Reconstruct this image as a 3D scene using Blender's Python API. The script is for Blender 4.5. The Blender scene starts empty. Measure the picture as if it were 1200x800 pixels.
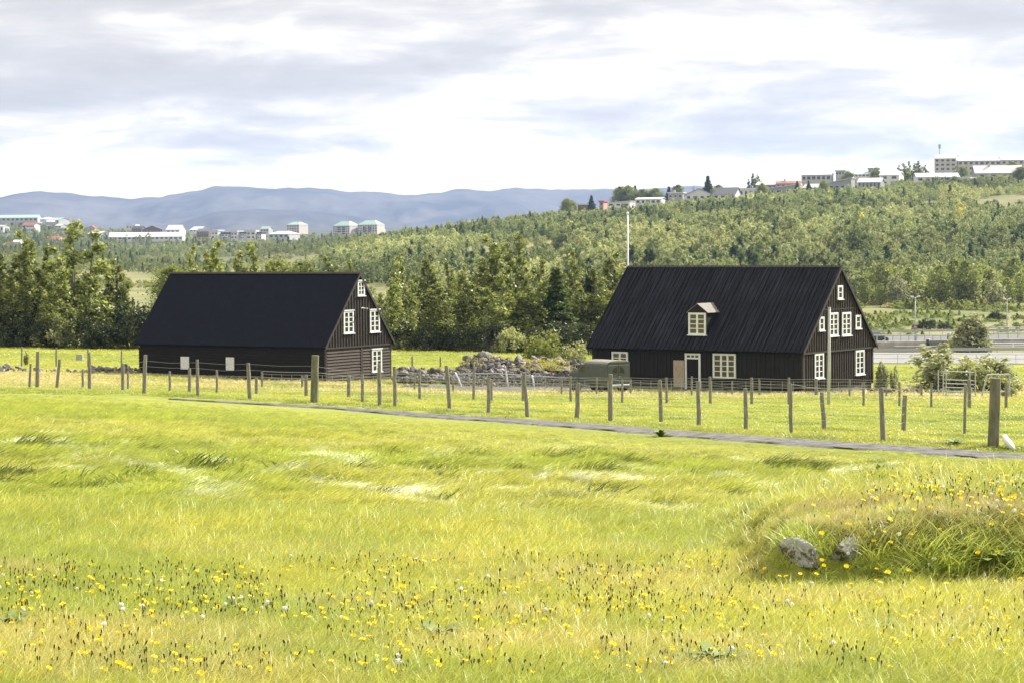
import bpy, bmesh, math, random
import numpy as np
from mathutils import Matrix, Vector

# ---------------------------------------------------------------- camera, sky, sun, exposure
F = 2700.0; HOR = 285.0; ROLL = -0.008; EYE = 1.75
sc = bpy.context.scene; col = sc.collection
cam = bpy.data.objects.new('camera', bpy.data.cameras.new('camera')); col.objects.link(cam); sc.camera = cam
cam.data.sensor_width = 36; cam.data.lens = 36 * F / 1200; cam.data.clip_start = 0.5; cam.data.clip_end = 60000
PITCH = math.atan((400 - HOR) / F)
CR = Matrix.Rotation(math.pi / 2 - PITCH, 3, 'X') @ Matrix.Rotation(ROLL, 3, 'Z')
cam.matrix_world = Matrix.Translation((0, 0, EYE)) @ CR.to_4x4()
SUN_AZ, SUN_EL, SUN_STR, SKY_STR, EXPO = 56, 40, 4.8, 0.10, 0.98
sc.view_settings.view_transform = 'Standard'; sc.view_settings.look = 'None'
sc.view_settings.exposure = EXPO; sc.view_settings.gamma = 1; sc.view_settings.use_curve_mapping = False
sd = Vector((math.sin(math.radians(SUN_AZ)) * math.cos(math.radians(SUN_EL)), math.cos(math.radians(SUN_AZ)) * math.cos(math.radians(SUN_EL)), math.sin(math.radians(SUN_EL))))
sl = bpy.data.lights.new('sun', 'SUN'); sl.energy = SUN_STR; sl.angle = math.radians(0.5); sl.color = (1, .955, .88)
so = bpy.data.objects.new('sun', sl); col.objects.link(so); so.rotation_euler = (-sd).to_track_quat('-Z', 'Y').to_euler(); so.location = sd * 500

def build_world():
    w = bpy.data.worlds.new("World"); sc.world = w; w.use_nodes = True
    nt = w.node_tree; n = nt.nodes; l = nt.links; n.clear()
    out = n.new('ShaderNodeOutputWorld'); bg = n.new('ShaderNodeBackground'); bg.inputs['Strength'].default_value = SKY_STR
    sky = n.new('ShaderNodeTexSky'); sky.sky_type = 'NISHITA'; sky.sun_disc = False
    sky.sun_elevation = math.radians(SUN_EL); sky.sun_rotation = math.radians(SUN_AZ); sky.dust_density = 2
    tc = n.new('ShaderNodeTexCoord')
    def noise(scale3, scale, detail, rough, off, dist=0):
        mp = n.new('ShaderNodeMapping'); mp.inputs['Scale'].default_value = scale3; mp.inputs['Location'].default_value = off
        l.new(tc.outputs['Generated'], mp.inputs['Vector'])
        t = n.new('ShaderNodeTexNoise'); t.inputs['Scale'].default_value = scale; t.inputs['Detail'].default_value = detail
        t.inputs['Roughness'].default_value = rough; t.inputs['Distortion'].default_value = dist
        l.new(mp.outputs[0], t.inputs['Vector']); return t.outputs['Fac']
    def ramp(src, stops):
        r = n.new('ShaderNodeValToRGB'); e = r.color_ramp.elements
        while len(e) < len(stops): e.new(.5)
        for el, (p, c) in zip(e, stops): el.position = p; el.color = c if len(c) == 4 else (*c, 1)
        l.new(src, r.inputs['Fac']); return r.outputs['Color']
    def mth(op, a, b):
        m = n.new('ShaderNodeMath'); m.operation = op
        for i, x in enumerate((a, b)):
            if isinstance(x, (int, float)): m.inputs[i].default_value = x
            else: l.new(x, m.inputs[i])
        return m.outputs[0]
    sep = n.new('ShaderNodeSeparateXYZ'); l.new(tc.outputs['Generated'], sep.inputs[0])
    big = noise((1, 1, 6.5), 4.6, 9, .57, (6.6, 3.3, 7.1), .15)
    fine = noise((1, 1, 4.2), 13, 9, .62, (7.3, 2, 0.2), .4)
    m = mth('ADD', mth('MULTIPLY', big, .62), mth('MULTIPLY', fine, .38))
    # long flat bands thin out towards the bright strip along the horizon
    lift = ramp(sep.outputs['Z'], [(0.0, (0.30,) * 3), (.023, (.22,) * 3), (.042, (.03,) * 3), (.10, (.0,) * 3), (.4, (.05,) * 3)])
    dens = mth('ADD', m, lift)
    g = ramp(dens, [(.40, (3.7, 3.5, 3.3)), (.455, (4.1, 3.9, 3.66)), (.50, (4.75, 4.5, 4.15)), (.545, (6.0, 5.6, 4.95)), (.60, (9.4, 8.6, 7.2))])
    # keep colour ramp in range: values above one are scaled afterwards
    hole = ramp(noise((1, 1, 3), 2.1, 6, .55, (1.5, 9, 4)), [(.60, (0,) * 3), (.70, (1,) * 3)])
    high = ramp(sep.outputs['Z'], [(.12, (0,) * 3), (.3, (1,) * 3)])
    hh = mth('MULTIPLY', hole, high)
    mix = n.new('ShaderNodeMix'); mix.data_type = 'RGBA'
    l.new(hh, mix.inputs[0]); l.new(g, mix.inputs[6]); l.new(sky.outputs[0], mix.inputs[7])
    l.new(mix.outputs[2], bg.inputs['Color']); l.new(bg.outputs[0], out.inputs['Surface'])
build_world()

# ---------------------------------------------------------------- geometry of the view, used only to read positions
def ray(px, py):
    d = CR @ Vector(((px - 600) / F, (400 - py) / F, -1)); return d / d.y
def pt(px, py, Y):
    d = ray(px, py); return Vector((d.x * Y, Y, EYE + d.z * Y))
ROWS = np.array([3, 9, 14, 20, 30, 42, 50, 62, 80, 99, 115, 132, 145, 165, 200, 212, 235, 270, 320, 400, 480, 600, 750, 950, 1150, 1300, 1600, 2500, 3500, 5000, 15000.])
COLS = np.array([0, 300, 600, 900, 1200.])
DROP = np.array([
 [1.72, 1.70, 1.90, 2.15, 2.60, 3.10, 3.50, 4.00, 4.90, 6.05, 6.85, 7.60, 7.98, 8.60, 8.60, 8.75, 11.0, 12.5, 13.0, 13.5, 13.5],
 [1.72, 1.71, 1.93, 2.23, 2.75, 3.35, 3.75, 4.30, 5.25, 6.45, 7.35, 8.20, 8.45, 8.90, 9.15, 9.3, 11.3, 12.5, 13.0, 13.5, 13.5],
 [1.72, 1.72, 1.95, 2.30, 2.87, 3.55, 4.00, 4.66, 5.65, 6.80, 7.72, 8.60, 8.82, 9.05, 9.50, 9.65, 11.5, 12.5, 13.0, 13.5, 13.5],
 [1.72, 1.72, 1.98, 2.35, 2.97, 3.70, 4.15, 4.85, 5.90, 7.02, 7.95, 8.77, 9.20, 9.80, 10.9, 11.3, 12.0, 12.7, 13.2, 13.6, 13.0],
 [1.72, 1.72, 1.98, 2.35, 3.03, 3.90, 4.38, 5.10, 6.15, 7.30, 8.15, 9.00, 9.60, 10.4, 11.5, 11.8, 12.2, 12.9, 13.5, 13.9, 13.0]])
PYF = [[342, 327, 312, 305, 301, 296, 268, 263, 270, 274],
       [342, 327, 312, 302, 298, 291, 281, 278, 270, 272],
       [328, 300, 276, 264, 261, 268, 276, 274, 266, 269],
       [314, 276, 248, 238, 234, 240, 262, 266, 262, 266],
       [318, 281, 240, 212, 208, 214, 250, 260, 260, 263]]
TAB = np.zeros((5, len(ROWS)))
for i in range(5):
    TAB[i, :21] = DROP[i]
    for k in range(10): TAB[i, 21 + k] = -ray(COLS[i], PYF[i][k]).z * ROWS[21 + k]
LR = np.log(ROWS)
def vnoise(x, y, seed=0):
    xi = np.floor(x).astype(np.int64); yi = np.floor(y).astype(np.int64); xf = x - xi; yf = y - yi
    def h(a, b):
        n = (a * 374761393 + b * 668265263 + seed * 974711) & 0x7fffffff
        n = ((n ^ (n >> 13)) * 1274126177) & 0x7fffffff
        return ((n ^ (n >> 16)) & 0xffff) / 65535.0
    u = xf * xf * (3 - 2 * xf); v = yf * yf * (3 - 2 * yf)
    return (h(xi, yi) * (1 - u) + h(xi + 1, yi) * u) * (1 - v) + (h(xi, yi + 1) * (1 - u) + h(xi + 1, yi + 1) * u) * v
def fbm(x, y, oct=4, seed=0):
    s = 0; a = .5; t = 0
    for o in range(oct): s = s + a * vnoise(x * 2**o, y * 2**o, seed + o); t += a; a *= .5
    return s / t
def sstep(a, b, x):
    t = np.clip((x - a) / (b - a), 0, 1); return t * t * (3 - 2 * t)
def mound(X, Y):
    front = 12.95 + .25 * (fbm(X * 2.2, Y * .0 + 3, 3, 5) - .5) + .12 * np.clip(X - 3, -2, 2)
    edge = 1.42 + .3 * (fbm(Y * .9, X * 0 + 1, 2, 9) - .5)
    h = .31 + .055 * np.clip(X - 1.5, 0, 3.5)
    return h * sstep(front - .12, front + .38, Y) * (1 - sstep(17, 20.5, Y)) * sstep(edge, edge + .22 + .15 * np.clip(Y - 13, 0, 6), X) * (1 - sstep(7, 10, X)) * (1 + .35 * (fbm(X * 3, Y * 2, 3, 21) - .5))
def terrain(X, Y):
    X = np.asarray(X, float); Y = np.asarray(Y, float)
    Yc = np.maximum(Y, 3.0); u = np.clip(600 + F * X / Yc, -60, 1260) / 300
    i = np.clip(np.floor(u).astype(int), 0, 3); t = u - i
    ly = np.log(np.clip(Yc, 3, 15000))
    g = [np.interp(ly, LR, TAB[k]) for k in range(5)]; G = np.stack(g)
    def pick(k): return np.take_along_axis(G, np.clip(k, 0, 4)[None], 0)[0]
    p0, p1, p2, p3 = pick(i - 1), pick(i), pick(i + 1), pick(i + 2)
    d = .5 * (2 * p1 + (p2 - p0) * t + (2 * p0 - 5 * p1 + 4 * p2 - p3) * t * t + (3 * p1 - p0 - 3 * p2 + p3) * t**3)
    z = EYE - d
    amp = np.interp(Yc, [3, 15, 40, 150, 260, 500, 1500, 4000], [.03, .07, .08, .10, .10, 1.2, 4, 6])
    wl = np.interp(Yc, [3, 40, 60, 300, 500, 1500], [1.1, 1.1, 4, 9, 45, 120])
    z = z + amp * (np.where(Yc < 50, fbm(X / 1.1, Yc / 1.6, 3, 3), np.where(Yc < 400, fbm(X / 6., Yc / 8., 3, 4), fbm(X / 60., Yc / 60., 3, 6))) - .5)
    # the lying grass swells and hollows of the meadow
    z = z + .13 * sstep(17, 22, Yc) * (1 - sstep(42, 50, Yc)) * (fbm(X * 1.3, Yc * .7, 3, 31) - .5) * 2
    z = z + mound(X, Y)
    if PATHZ:
        P = np.array(PATHZ); near = (Yc > 38) & (Yc < 95)
        if near.any():
            xn, yn = X[near], Y[near]; best = np.full(xn.shape, 1e9); zb = np.zeros(xn.shape)
            for a, b in zip(P[:-1], P[1:]):
                dx, dy = b[0] - a[0], b[1] - a[1]; t = np.clip(((xn - a[0]) * dx + (yn - a[1]) * dy) / (dx * dx + dy * dy), 0, 1); d = np.hypot(xn - a[0] - t * dx, yn - a[1] - t * dy); m = d < best; best = np.where(m, d, best); zb = np.where(m, a[2] + t * (b[2] - a[2]), zb)
            w = 1 - sstep(1.3, 3.4, best); zz = z[near]; z = z.copy(); z[near] = zz * (1 - w) + zb * w
    return z
PATHZ = []
def tz(x, y): return float(terrain(np.array([float(x)]), np.array([float(y)]))[0])
def hit(px, py, Y0=8, Y1=4000):
    d = ray(px, py); Y = np.exp(np.linspace(math.log(Y0), math.log(Y1), 3000))
    dz = EYE + d.z * Y - terrain(d.x * Y, Y)
    k = np.argmax(dz < 0)
    if not (dz < 0).any(): k = len(Y) - 1
    return Vector((d.x * Y[k], Y[k], float(terrain(np.array([d.x * Y[k]]), np.array([Y[k]]))[0])))

# ---------------------------------------------------------------- helpers
rng = np.random.default_rng(7); R = random.Random(5)
def tag(o, label=None, cat=None, group=None, kind=None):
    if label: o['label'] = label
    if cat: o['category'] = cat
    if group: o['group'] = group
    if kind: o['kind'] = kind
    return o
def empty(name, loc=(0, 0, 0), rz=0):
    o = bpy.data.objects.new(name, None); col.objects.link(o); o.location = loc; o.rotation_euler = (0, 0, rz); o.empty_display_size = .3; return o
class MB:
    def __init__(s): s.v = []; s.f = []; s.mi = []; s.cur = 0
    def add(s, vs, fs):
        b = len(s.v); s.v += [tuple(v) for v in vs]; s.f += [tuple(b + i for i in f) for f in fs]; s.mi += [s.cur] * len(fs)
    def box(s, x0, x1, y0, y1, z0, z1, M=None):
        vs = [Vector(p) for p in ((x0, y0, z0), (x1, y0, z0), (x1, y1, z0), (x0, y1, z0), (x0, y0, z1), (x1, y0, z1), (x1, y1, z1), (x0, y1, z1))]
        if M: vs = [M @ v for v in vs]
        s.add(vs, [(0, 3, 2, 1), (4, 5, 6, 7), (0, 1, 5, 4), (1, 2, 6, 5), (2, 3, 7, 6), (3, 0, 4, 7)])
    def prism(s, pts, off):
        n = len(pts); off = Vector(off); a = [Vector(p) for p in pts]; s.add(a + [p + off for p in a], [tuple(range(n - 1, -1, -1)), tuple(range(n, 2 * n))] + [(i, (i + 1) % n, n + (i + 1) % n, n + i) for i in range(n)])
    def tube(s, ps, rs, n=8, cap=True):
        ps = [Vector(p) for p in ps]; rs = rs if isinstance(rs, (list, tuple)) else [rs] * len(ps); vs = []
        for i, p in enumerate(ps):
            d = (ps[min(i + 1, len(ps) - 1)] - ps[max(i - 1, 0)]).normalized(); a = d.orthogonal() if abs(d.z) < .9 else Vector((1, 0, 0)); a = (a - d * a.dot(d)).normalized(); b = d.cross(a)
            vs += [p + (a * math.cos(t) + b * math.sin(t)) * rs[i] for t in (2 * math.pi * k / n for k in range(n))]
        fs = [(i * n + k, i * n + (k + 1) % n, (i + 1) * n + (k + 1) % n, (i + 1) * n + k) for i in range(len(ps) - 1) for k in range(n)]
        if cap: fs += [tuple(range(n - 1, -1, -1)), tuple(range((len(ps) - 1) * n, len(ps) * n))]
        s.add(vs, fs)
    def build(s, name, m, parent=None, smooth=False, bevel=0):
        me = bpy.data.meshes.new(name); me.from_pydata(s.v, [], s.f)
        for x in (m if isinstance(m, (list, tuple)) else [m]): me.materials.append(x)
        if isinstance(m, (list, tuple)): me.polygons.foreach_set('material_index', s.mi)
        if smooth: me.polygons.foreach_set('use_smooth', [True] * len(me.polygons))
        me.update(); bm = bmesh.new(); bm.from_mesh(me); bmesh.ops.recalc_face_normals(bm, faces=bm.faces); bm.to_mesh(me); bm.free()
        o = bpy.data.objects.new(name, me); col.objects.link(o); o.parent = parent
        if bevel: b = o.modifiers.new('bevel', 'BEVEL'); b.width = bevel; b.segments = 1; b.limit_method = 'ANGLE'
        return o
def npmesh(name, V, Fc, mats, mi=None, smooth=False):
    V = np.asarray(V, np.float32); Fc = np.asarray(Fc, np.int32); me = bpy.data.meshes.new(name)
    me.vertices.add(len(V)); me.vertices.foreach_set('co', V.ravel()); k = Fc.shape[1]
    me.loops.add(Fc.size); me.loops.foreach_set('vertex_index', Fc.ravel()); me.polygons.add(len(Fc))
    me.polygons.foreach_set('loop_start', np.arange(0, Fc.size, k, dtype=np.int32)); me.polygons.foreach_set('loop_total', np.full(len(Fc), k, np.int32))
    for m in (mats if isinstance(mats, (list, tuple)) else [mats]): me.materials.append(m)
    if mi is not None: me.polygons.foreach_set('material_index', np.asarray(mi, np.int32))
    if smooth: me.polygons.foreach_set('use_smooth', np.ones(len(Fc), bool))
    me.update(calc_edges=True); return me
def link(name, me, parent=None):
    o = bpy.data.objects.new(name, me); col.objects.link(o); o.parent = parent; return o
def copy_tree(o, parent=None):
    c = o.copy(); col.objects.link(c); c.parent = parent
    for ch in list(o.children): copy_tree(ch, c)
    return c

# ---------------------------------------------------------------- materials
def mat(name, c, rough=.7, c2=None, scale=4, stretch=(1, 1, 1), spec=.3, bump=0, detail=5, metal=0, coord='Object', lo=.35, hi=.65, bscale=None):
    m = bpy.data.materials.new(name); m.use_nodes = True; nt = m.node_tree; n = nt.nodes; l = nt.links; b = n['Principled BSDF']
    b.inputs['Base Color'].default_value = (*c, 1); b.inputs['Roughness'].default_value = rough; b.inputs['Specular IOR Level'].default_value = spec; b.inputs['Metallic'].default_value = metal
    if c2 is not None or bump:
        tc = n.new('ShaderNodeTexCoord'); mp = n.new('ShaderNodeMapping'); mp.inputs['Scale'].default_value = stretch; l.new(tc.outputs[coord], mp.inputs[0])
        t = n.new('ShaderNodeTexNoise'); t.inputs['Scale'].default_value = scale; t.inputs['Detail'].default_value = detail; t.inputs['Roughness'].default_value = .6; l.new(mp.outputs[0], t.inputs['Vector'])
        if c2 is not None:
            r = n.new('ShaderNodeValToRGB'); r.color_ramp.elements[0].position = lo; r.color_ramp.elements[1].position = hi
            r.color_ramp.elements[0].color = (*c, 1); r.color_ramp.elements[1].color = (*c2, 1); l.new(t.outputs[0], r.inputs[0]); l.new(r.outputs[0], b.inputs['Base Color'])
        if bump:
            bp = n.new('ShaderNodeBump'); bp.inputs['Strength'].default_value = bump; bp.inputs['Distance'].default_value = .02 if bscale is None else bscale; l.new(t.outputs[0], bp.inputs['Height']); l.new(bp.outputs[0], b.inputs['Normal'])
    return m
def leafmat(name, c, c2, trans=.4, rough=.4, spec=.4, attr=None, tcol=None):
    """thin foliage: reflects and lets light through; colour differs from leaf to leaf"""
    m = bpy.data.materials.new(name); m.use_nodes = True; nt = m.node_tree; n = nt.nodes; l = nt.links; b = n['Principled BSDF']; out = n['Material Output']
    b.inputs['Roughness'].default_value = rough; b.inputs['Specular IOR Level'].default_value = spec
    g = n.new('ShaderNodeNewGeometry'); mx = n.new('ShaderNodeMix'); mx.data_type = 'RGBA'; mx.inputs[6].default_value = (*c, 1); mx.inputs[7].default_value = (*c2, 1); l.new(g.outputs['Random Per Island'], mx.inputs[0]); src = mx.outputs[2]
    if attr:
        a = n.new('ShaderNodeAttribute'); a.attribute_type = 'INSTANCER'; a.attribute_name = attr
        mu = n.new('ShaderNodeMix'); mu.data_type = 'RGBA'; mu.blend_type = 'MULTIPLY'; mu.inputs[0].default_value = 1; l.new(src, mu.inputs[6]); l.new(a.outputs['Color'], mu.inputs[7]); src = mu.outputs[2]
    else:
        oi = n.new('ShaderNodeObjectInfo'); hs = n.new('ShaderNodeHueSaturation'); mr = n.new('ShaderNodeMapRange'); mr.inputs[3].default_value = .75; mr.inputs[4].default_value = 1.25; l.new(oi.outputs['Random'], mr.inputs[0]); l.new(mr.outputs[0], hs.inputs['Value']); l.new(src, hs.inputs['Color']); src = hs.outputs[0]
    l.new(src, b.inputs['Base Color'])
    tr = n.new('ShaderNodeBsdfTranslucent'); tm = n.new('ShaderNodeMix'); tm.data_type = 'RGBA'; tm.blend_type = 'MULTIPLY'; tm.inputs[0].default_value = 1; tm.inputs[7].default_value = (*(tcol or (1.25, 1.2, .6)), 1); l.new(src, tm.inputs[6]); l.new(tm.outputs[2], tr.inputs['Color'])
    ms = n.new('ShaderNodeMixShader'); ms.inputs[0].default_value = trans; l.new(b.outputs[0], ms.inputs[1]); l.new(tr.outputs[0], ms.inputs[2]); l.new(ms.outputs[0], out.inputs['Surface'])
    return m
M = {}
M['white'] = mat('white_paint', (.74, .77, .81), .5, (.62, .64, .66), 5)
M['black_board'] = mat('black_tarred_board', (.008, .0075, .008), .7, (.018, .016, .016), 5, (6, 6, .6), spec=.25, bump=.4)
M['brown_board'] = mat('dark_brown_board', (.028, .023, .021), .75, (.058, .048, .042), 5, (6, 6, .6), spec=.25, bump=.4)
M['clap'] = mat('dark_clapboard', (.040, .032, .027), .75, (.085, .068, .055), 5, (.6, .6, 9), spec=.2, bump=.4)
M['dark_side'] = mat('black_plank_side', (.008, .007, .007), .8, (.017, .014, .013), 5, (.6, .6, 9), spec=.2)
M['roof_felt'] = mat('navy_felt', (.008, .009, .016), .85, (.011, .012, .021), 2.5, spec=.08)
M['roof_board'] = mat('black_roof_board', (.006, .006, .009), .7, (.07, .076, .11), 2.4, (16, .16, .16), spec=.12, lo=.5, hi=.78)
M['trim'] = mat('dark_trim', (.03, .026, .022), .7, (.05, .042, .036), 6)
M['stone'] = mat('grey_lava_stone', (.10, .10, .105), .9, (.27, .265, .26), 2.2, bump=.8, bscale=.05)
def stone_mat():
    m = mat('heap_stone', (.12, .115, .125), .9, (.30, .285, .28), 2.2, bump=.8, bscale=.05); nt = m.node_tree; n = nt.nodes; l = nt.links; b = n['Principled BSDF']; src = b.inputs['Base Color'].links[0].from_socket
    g = n.new('ShaderNodeNewGeometry'); r = n.new('ShaderNodeValToRGB'); e = r.color_ramp.elements; e[0].color = (.35, .36, .38, 1); e[1].color = (1.35, 1.3, 1.22, 1); l.new(g.outputs['Random Per Island'], r.inputs[0]); x = n.new('ShaderNodeMix'); x.data_type = 'RGBA'; x.blend_type = 'MULTIPLY'; x.inputs[0].default_value = 1; l.new(src, x.inputs[6]); l.new(r.outputs[0], x.inputs[7]); l.new(x.outputs[2], b.inputs['Base Color']); return m
M['heap'] = stone_mat()
M['wood_old'] = mat('weathered_wood', (.13, .125, .11), .85, (.27, .26, .235), 9, (3, 3, .5), spec=.2, bump=.5)
M['wood_moss'] = mat('mossy_wood', (.11, .115, .07), .9, (.22, .21, .17), 4, (2, 2, .6), spec=.15, bump=.5)
M['door'] = mat('bare_door_wood', (.33, .27, .21), .75, (.45, .38, .31), 7, (4, 4, .5))
M['wire'] = mat('galvanised_wire', (.42, .43, .44), .45, metal=.6)
M['metal'] = mat('grey_metal', (.36, .38, .40), .5, (.45, .46, .48), 6, metal=.3)
M['van'] = mat('grey_green_paint', (.055, .066, .062), .45, (.078, .092, .085), 3, spec=.35)
M['van_roof'] = mat('faded_roof_paint', (.19, .20, .17), .6, (.27, .24, .19), 1.6)
M['black'] = mat('black_rubber', (.012, .012, .012), .7)
M['glass'] = mat('dark_window_glass', (.02, .022, .018), .08, spec=.6)
M['brown_glass'] = mat('yellow_brown_glass', (.085, .075, .042), .12, (.12, .10, .05), 3, spec=.5)  # yellowish-brown tone set directly in the pane colour
M['farglass'] = mat('far_window_glass', (.05, .06, .075), .2, spec=.5)
M['conc'] = mat('concrete', (.30, .29, .27), .85, (.42, .41, .38), 1.2, bump=.2)
M['conc_dark'] = mat('dark_concrete', (.13, .13, .125), .85, (.20, .195, .185), 1.2)
M['asphalt'] = mat('pale_worn_asphalt', (.20, .20, .20), .9, (.27, .27, .265), .6)
M['dark_inside'] = mat('painted_room_shade', (.01, .009, .008), .9)
M['gravel'] = mat('dark_gravel', (.06, .058, .056), .95, (.185, .18, .17), 4, bump=.6, detail=8)
M['bark'] = mat('bark', (.09, .085, .07), .9, (.16, .15, .13), 8, (3, 3, .6))
M['netting'] = mat('grey_rubble_panel', (.14, .14, .145), .9, (.27, .27, .265), 5, bump=.5)

def ground_mat():
    m = bpy.data.materials.new('meadow_soil_and_turf'); m.use_nodes = True; nt = m.node_tree; n = nt.nodes; l = nt.links; b = n['Principled BSDF']; b.inputs['Roughness'].default_value = .95; b.inputs['Specular IOR Level'].default_value = .1
    g = n.new('ShaderNodeNewGeometry'); sp = n.new('ShaderNodeSeparateXYZ'); l.new(g.outputs['Position'], sp.inputs[0])
    def noise(s, d=6, st=(1, 1, 1)):
        mp = n.new('ShaderNodeMapping'); mp.inputs['Scale'].default_value = st; l.new(g.outputs['Position'], mp.inputs[0]); t = n.new('ShaderNodeTexNoise'); t.inputs['Scale'].default_value = s; t.inputs['Detail'].default_value = d; t.inputs['Roughness'].default_value = .65; l.new(mp.outputs[0], t.inputs['Vector']); return t.outputs[0]
    def ramp(src, a, b_, ca, cb):
        r = n.new('ShaderNodeValToRGB'); r.color_ramp.elements[0].position = a; r.color_ramp.elements[1].position = b_; r.color_ramp.elements[0].color = (*ca, 1); r.color_ramp.elements[1].color = (*cb, 1); l.new(src, r.inputs[0]); return r.outputs[0]
    def mixc(f, a, b_):
        x = n.new('ShaderNodeMix'); x.data_type = 'RGBA'; l.new(f, x.inputs[0]); l.new(a, x.inputs[6]); l.new(b_, x.inputs[7]); return x.outputs[2]
    def mr(a, b_):
        x = n.new('ShaderNodeMapRange'); x.inputs[1].default_value = a; x.inputs[2].default_value = b_; l.new(sp.outputs['Y'], x.inputs[0]); return x.outputs[0]
    near = ramp(noise(1.5), .3, .7, (.13, .16, .03), (.24, .26, .055))
    mid = ramp(noise(.22, 8, (1, 2, 1)), .35, .65, (.20, .25, .045), (.29, .30, .07))
    far = ramp(noise(.03, 8), .38, .62, (.12, .155, .055), (.26, .235, .12))
    vfar = ramp(noise(.006, 8), .38, .62, (.065, .085, .05), (.12, .115, .08))
    c = mixc(mr(45, 60), near, mid); c = mixc(mr(215, 235), c, far); c = mixc(mr(900, 1400), c, vfar)
    l.new(c, b.inputs['Base Color']); return m
M['ground'] = ground_mat()
M['ground_hill'] = mat('heath_slope', (.07, .085, .04), .95, (.17, .13, .09), .05)

# ---------------------------------------------------------------- the setting: ground, mountains, path, roads
def build_mountains():
    m = mat('mountain_rock', (.03, .032, .036), .95, (.12, .11, .10), .0022, detail=8, coord='Object', bump=.5, bscale=40)
    prof = [(-900, 240), (-400, 226), (-150, 236), (0, 231), (50, 223.5), (85, 224.5), (130, 232), (160, 234), (200, 226), (240, 221), (280, 218.5), (330, 220), (385, 221), (430, 225), (480, 228), (550, 221.5), (575, 224), (610, 219), (700, 220.5), (740, 223), (770, 221), (800, 217), (860, 220), (1000, 228), (1300, 222), (1700, 235), (2300, 250)]
    for nm, Y0, pf, amp in (('mountain_ridge', 9500, prof, 16), ('mountain_foothill', 7600, [(-900, 262), (120, 262), (215, 262), (235, 254), (262, 247), (310, 245.5), (360, 247), (410, 253), (470, 261), (600, 262), (1700, 262)], 6)):
        xs = np.linspace(-900, 2300 if nm == 'mountain_ridge' else 1700, 700); tops = np.interp(xs, [p[0] for p in pf], [p[1] for p in pf])
        s = np.linspace(-1, 1.0, 70); V = []
        for t in s:
            Y = Y0 + t * (1900 if Y0 > 8000 else 900)
            X = (xs - 600) / F * Y0
            top = np.array([pt(a, b, Y0).z for a, b in zip(xs, tops)]); base = -10 + EYE
            sh = (1 - abs(t)) ** .8 if t < 0 else (1 - t) ** .6
            rid = fbm(X / 420., np.full_like(X, Y / 700.), 5, 11) - .5; rr = np.abs(fbm(X / 260. + .3 * t, np.full_like(X, Y / 900.), 4, 17) - .5) * 2
            z = base + (top - base) * sh + (rid * 150 - rr * 120) * sh * (1 - sh) * 2.6 + amp * 1.6 * (fbm(X / 110., X * 0 + t * 4, 4, 2) - .5)
            V.append(np.stack([X + t * 60, np.full_like(X, Y), z], 1))
        V = np.concatenate(V); nx = len(xs); i = np.arange((len(s) - 1) * nx).reshape(-1, nx)[:, :-1].ravel()
        tag(link(nm, npmesh(nm, V, np.stack([i, i + 1, i + nx + 1, i + nx], 1), m, smooth=True)), kind='structure')
build_mountains()

def ribbon(name, center, half, m, lift=.03, n=9, step=.35, edge=.22, taper=True):
    """a strip draped on the ground along a poly-line of (x, y)"""
    P = [Vector(p) for p in center]; pts = []
    for a, b in zip(P[:-1], P[1:]):
        k = max(1, int((b - a).length / step)); pts += [a.lerp(b, j / k) for j in range(k)]
    pts.append(P[-1]); V = []
    for i, p in enumerate(pts):
        d = (pts[min(i + 1, len(pts) - 1)] - pts[max(i - 1, 0)]).normalized(); nn = Vector((-d.y, d.x))
        for k in range(n):
            t = -1 + 2 * k / (n - 1); h = half * (min(1, .15 + i / 50) if taper else 1) * (1 + (edge * math.sin(i * .9 * step * 3 + t) + edge * R.uniform(-1, 1)) * (abs(t) == 1))
            V.append((p.x + nn.x * t * h, p.y + nn.y * t * h))
    V = np.array(V); Z = terrain(V[:, 0], V[:, 1]) + np.where(np.isin(np.arange(len(V)) % n, (0, n - 1)), -.04, lift); V = np.column_stack([V, Z]); i = np.arange((len(pts) - 1) * n).reshape(-1, n)[:, :-1].ravel()
    return tag(link(name, npmesh(name, V, np.stack([i, i + 1, i + n + 1, i + n], 1), m, smooth=True)), kind='structure')
PATH = [(h.x, h.y) for h in (hit(*p, 36) for p in ((-150, 458.5), (120, 463), (200, 467.5), (300, 473), (400, 478.5), (500, 487), (600, 493), (700, 500.5), (800, 508.5), (900, 516), (1000, 523), (1100, 530), (1200, 537.5), (1330, 548), (1520, 566)))]
PATHZ = [(x, y, tz(x, y)) for x, y in PATH]
def build_ground():
    Ys = np.concatenate([np.linspace(-30, 2, 9), np.linspace(3, 12, 46), np.linspace(12.06, 21, 150), np.exp(np.linspace(math.log(21.1), math.log(60), 190)), np.exp(np.linspace(math.log(60.6), math.log(260), 170)), np.exp(np.linspace(math.log(263), math.log(1800), 170)), np.exp(np.linspace(math.log(1850), math.log(14500), 40))])
    a = np.linspace(-1, 1, 301); t = np.sign(a) * (np.abs(a) * .35 + (np.abs(a) ** 5) * 2.6)
    X = np.outer(np.maximum(Ys, 0) * 1.0 + np.where(Ys < 12, 14 - np.clip(Ys, 0, 12), 2.0), t) ; Y = np.repeat(Ys[:, None], len(t), 1)
    Z = terrain(X.ravel(), Y.ravel()); V = np.stack([X.ravel(), Y.ravel(), Z], 1); nx = len(t); i = np.arange((len(Ys) - 1) * nx).reshape(-1, nx)[:, :-1].ravel()
    me = npmesh('ground', V, np.stack([i, i + 1, i + nx + 1, i + nx], 1), M['ground'], smooth=True)
    tag(link('ground', me), kind='structure')
build_ground()

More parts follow.
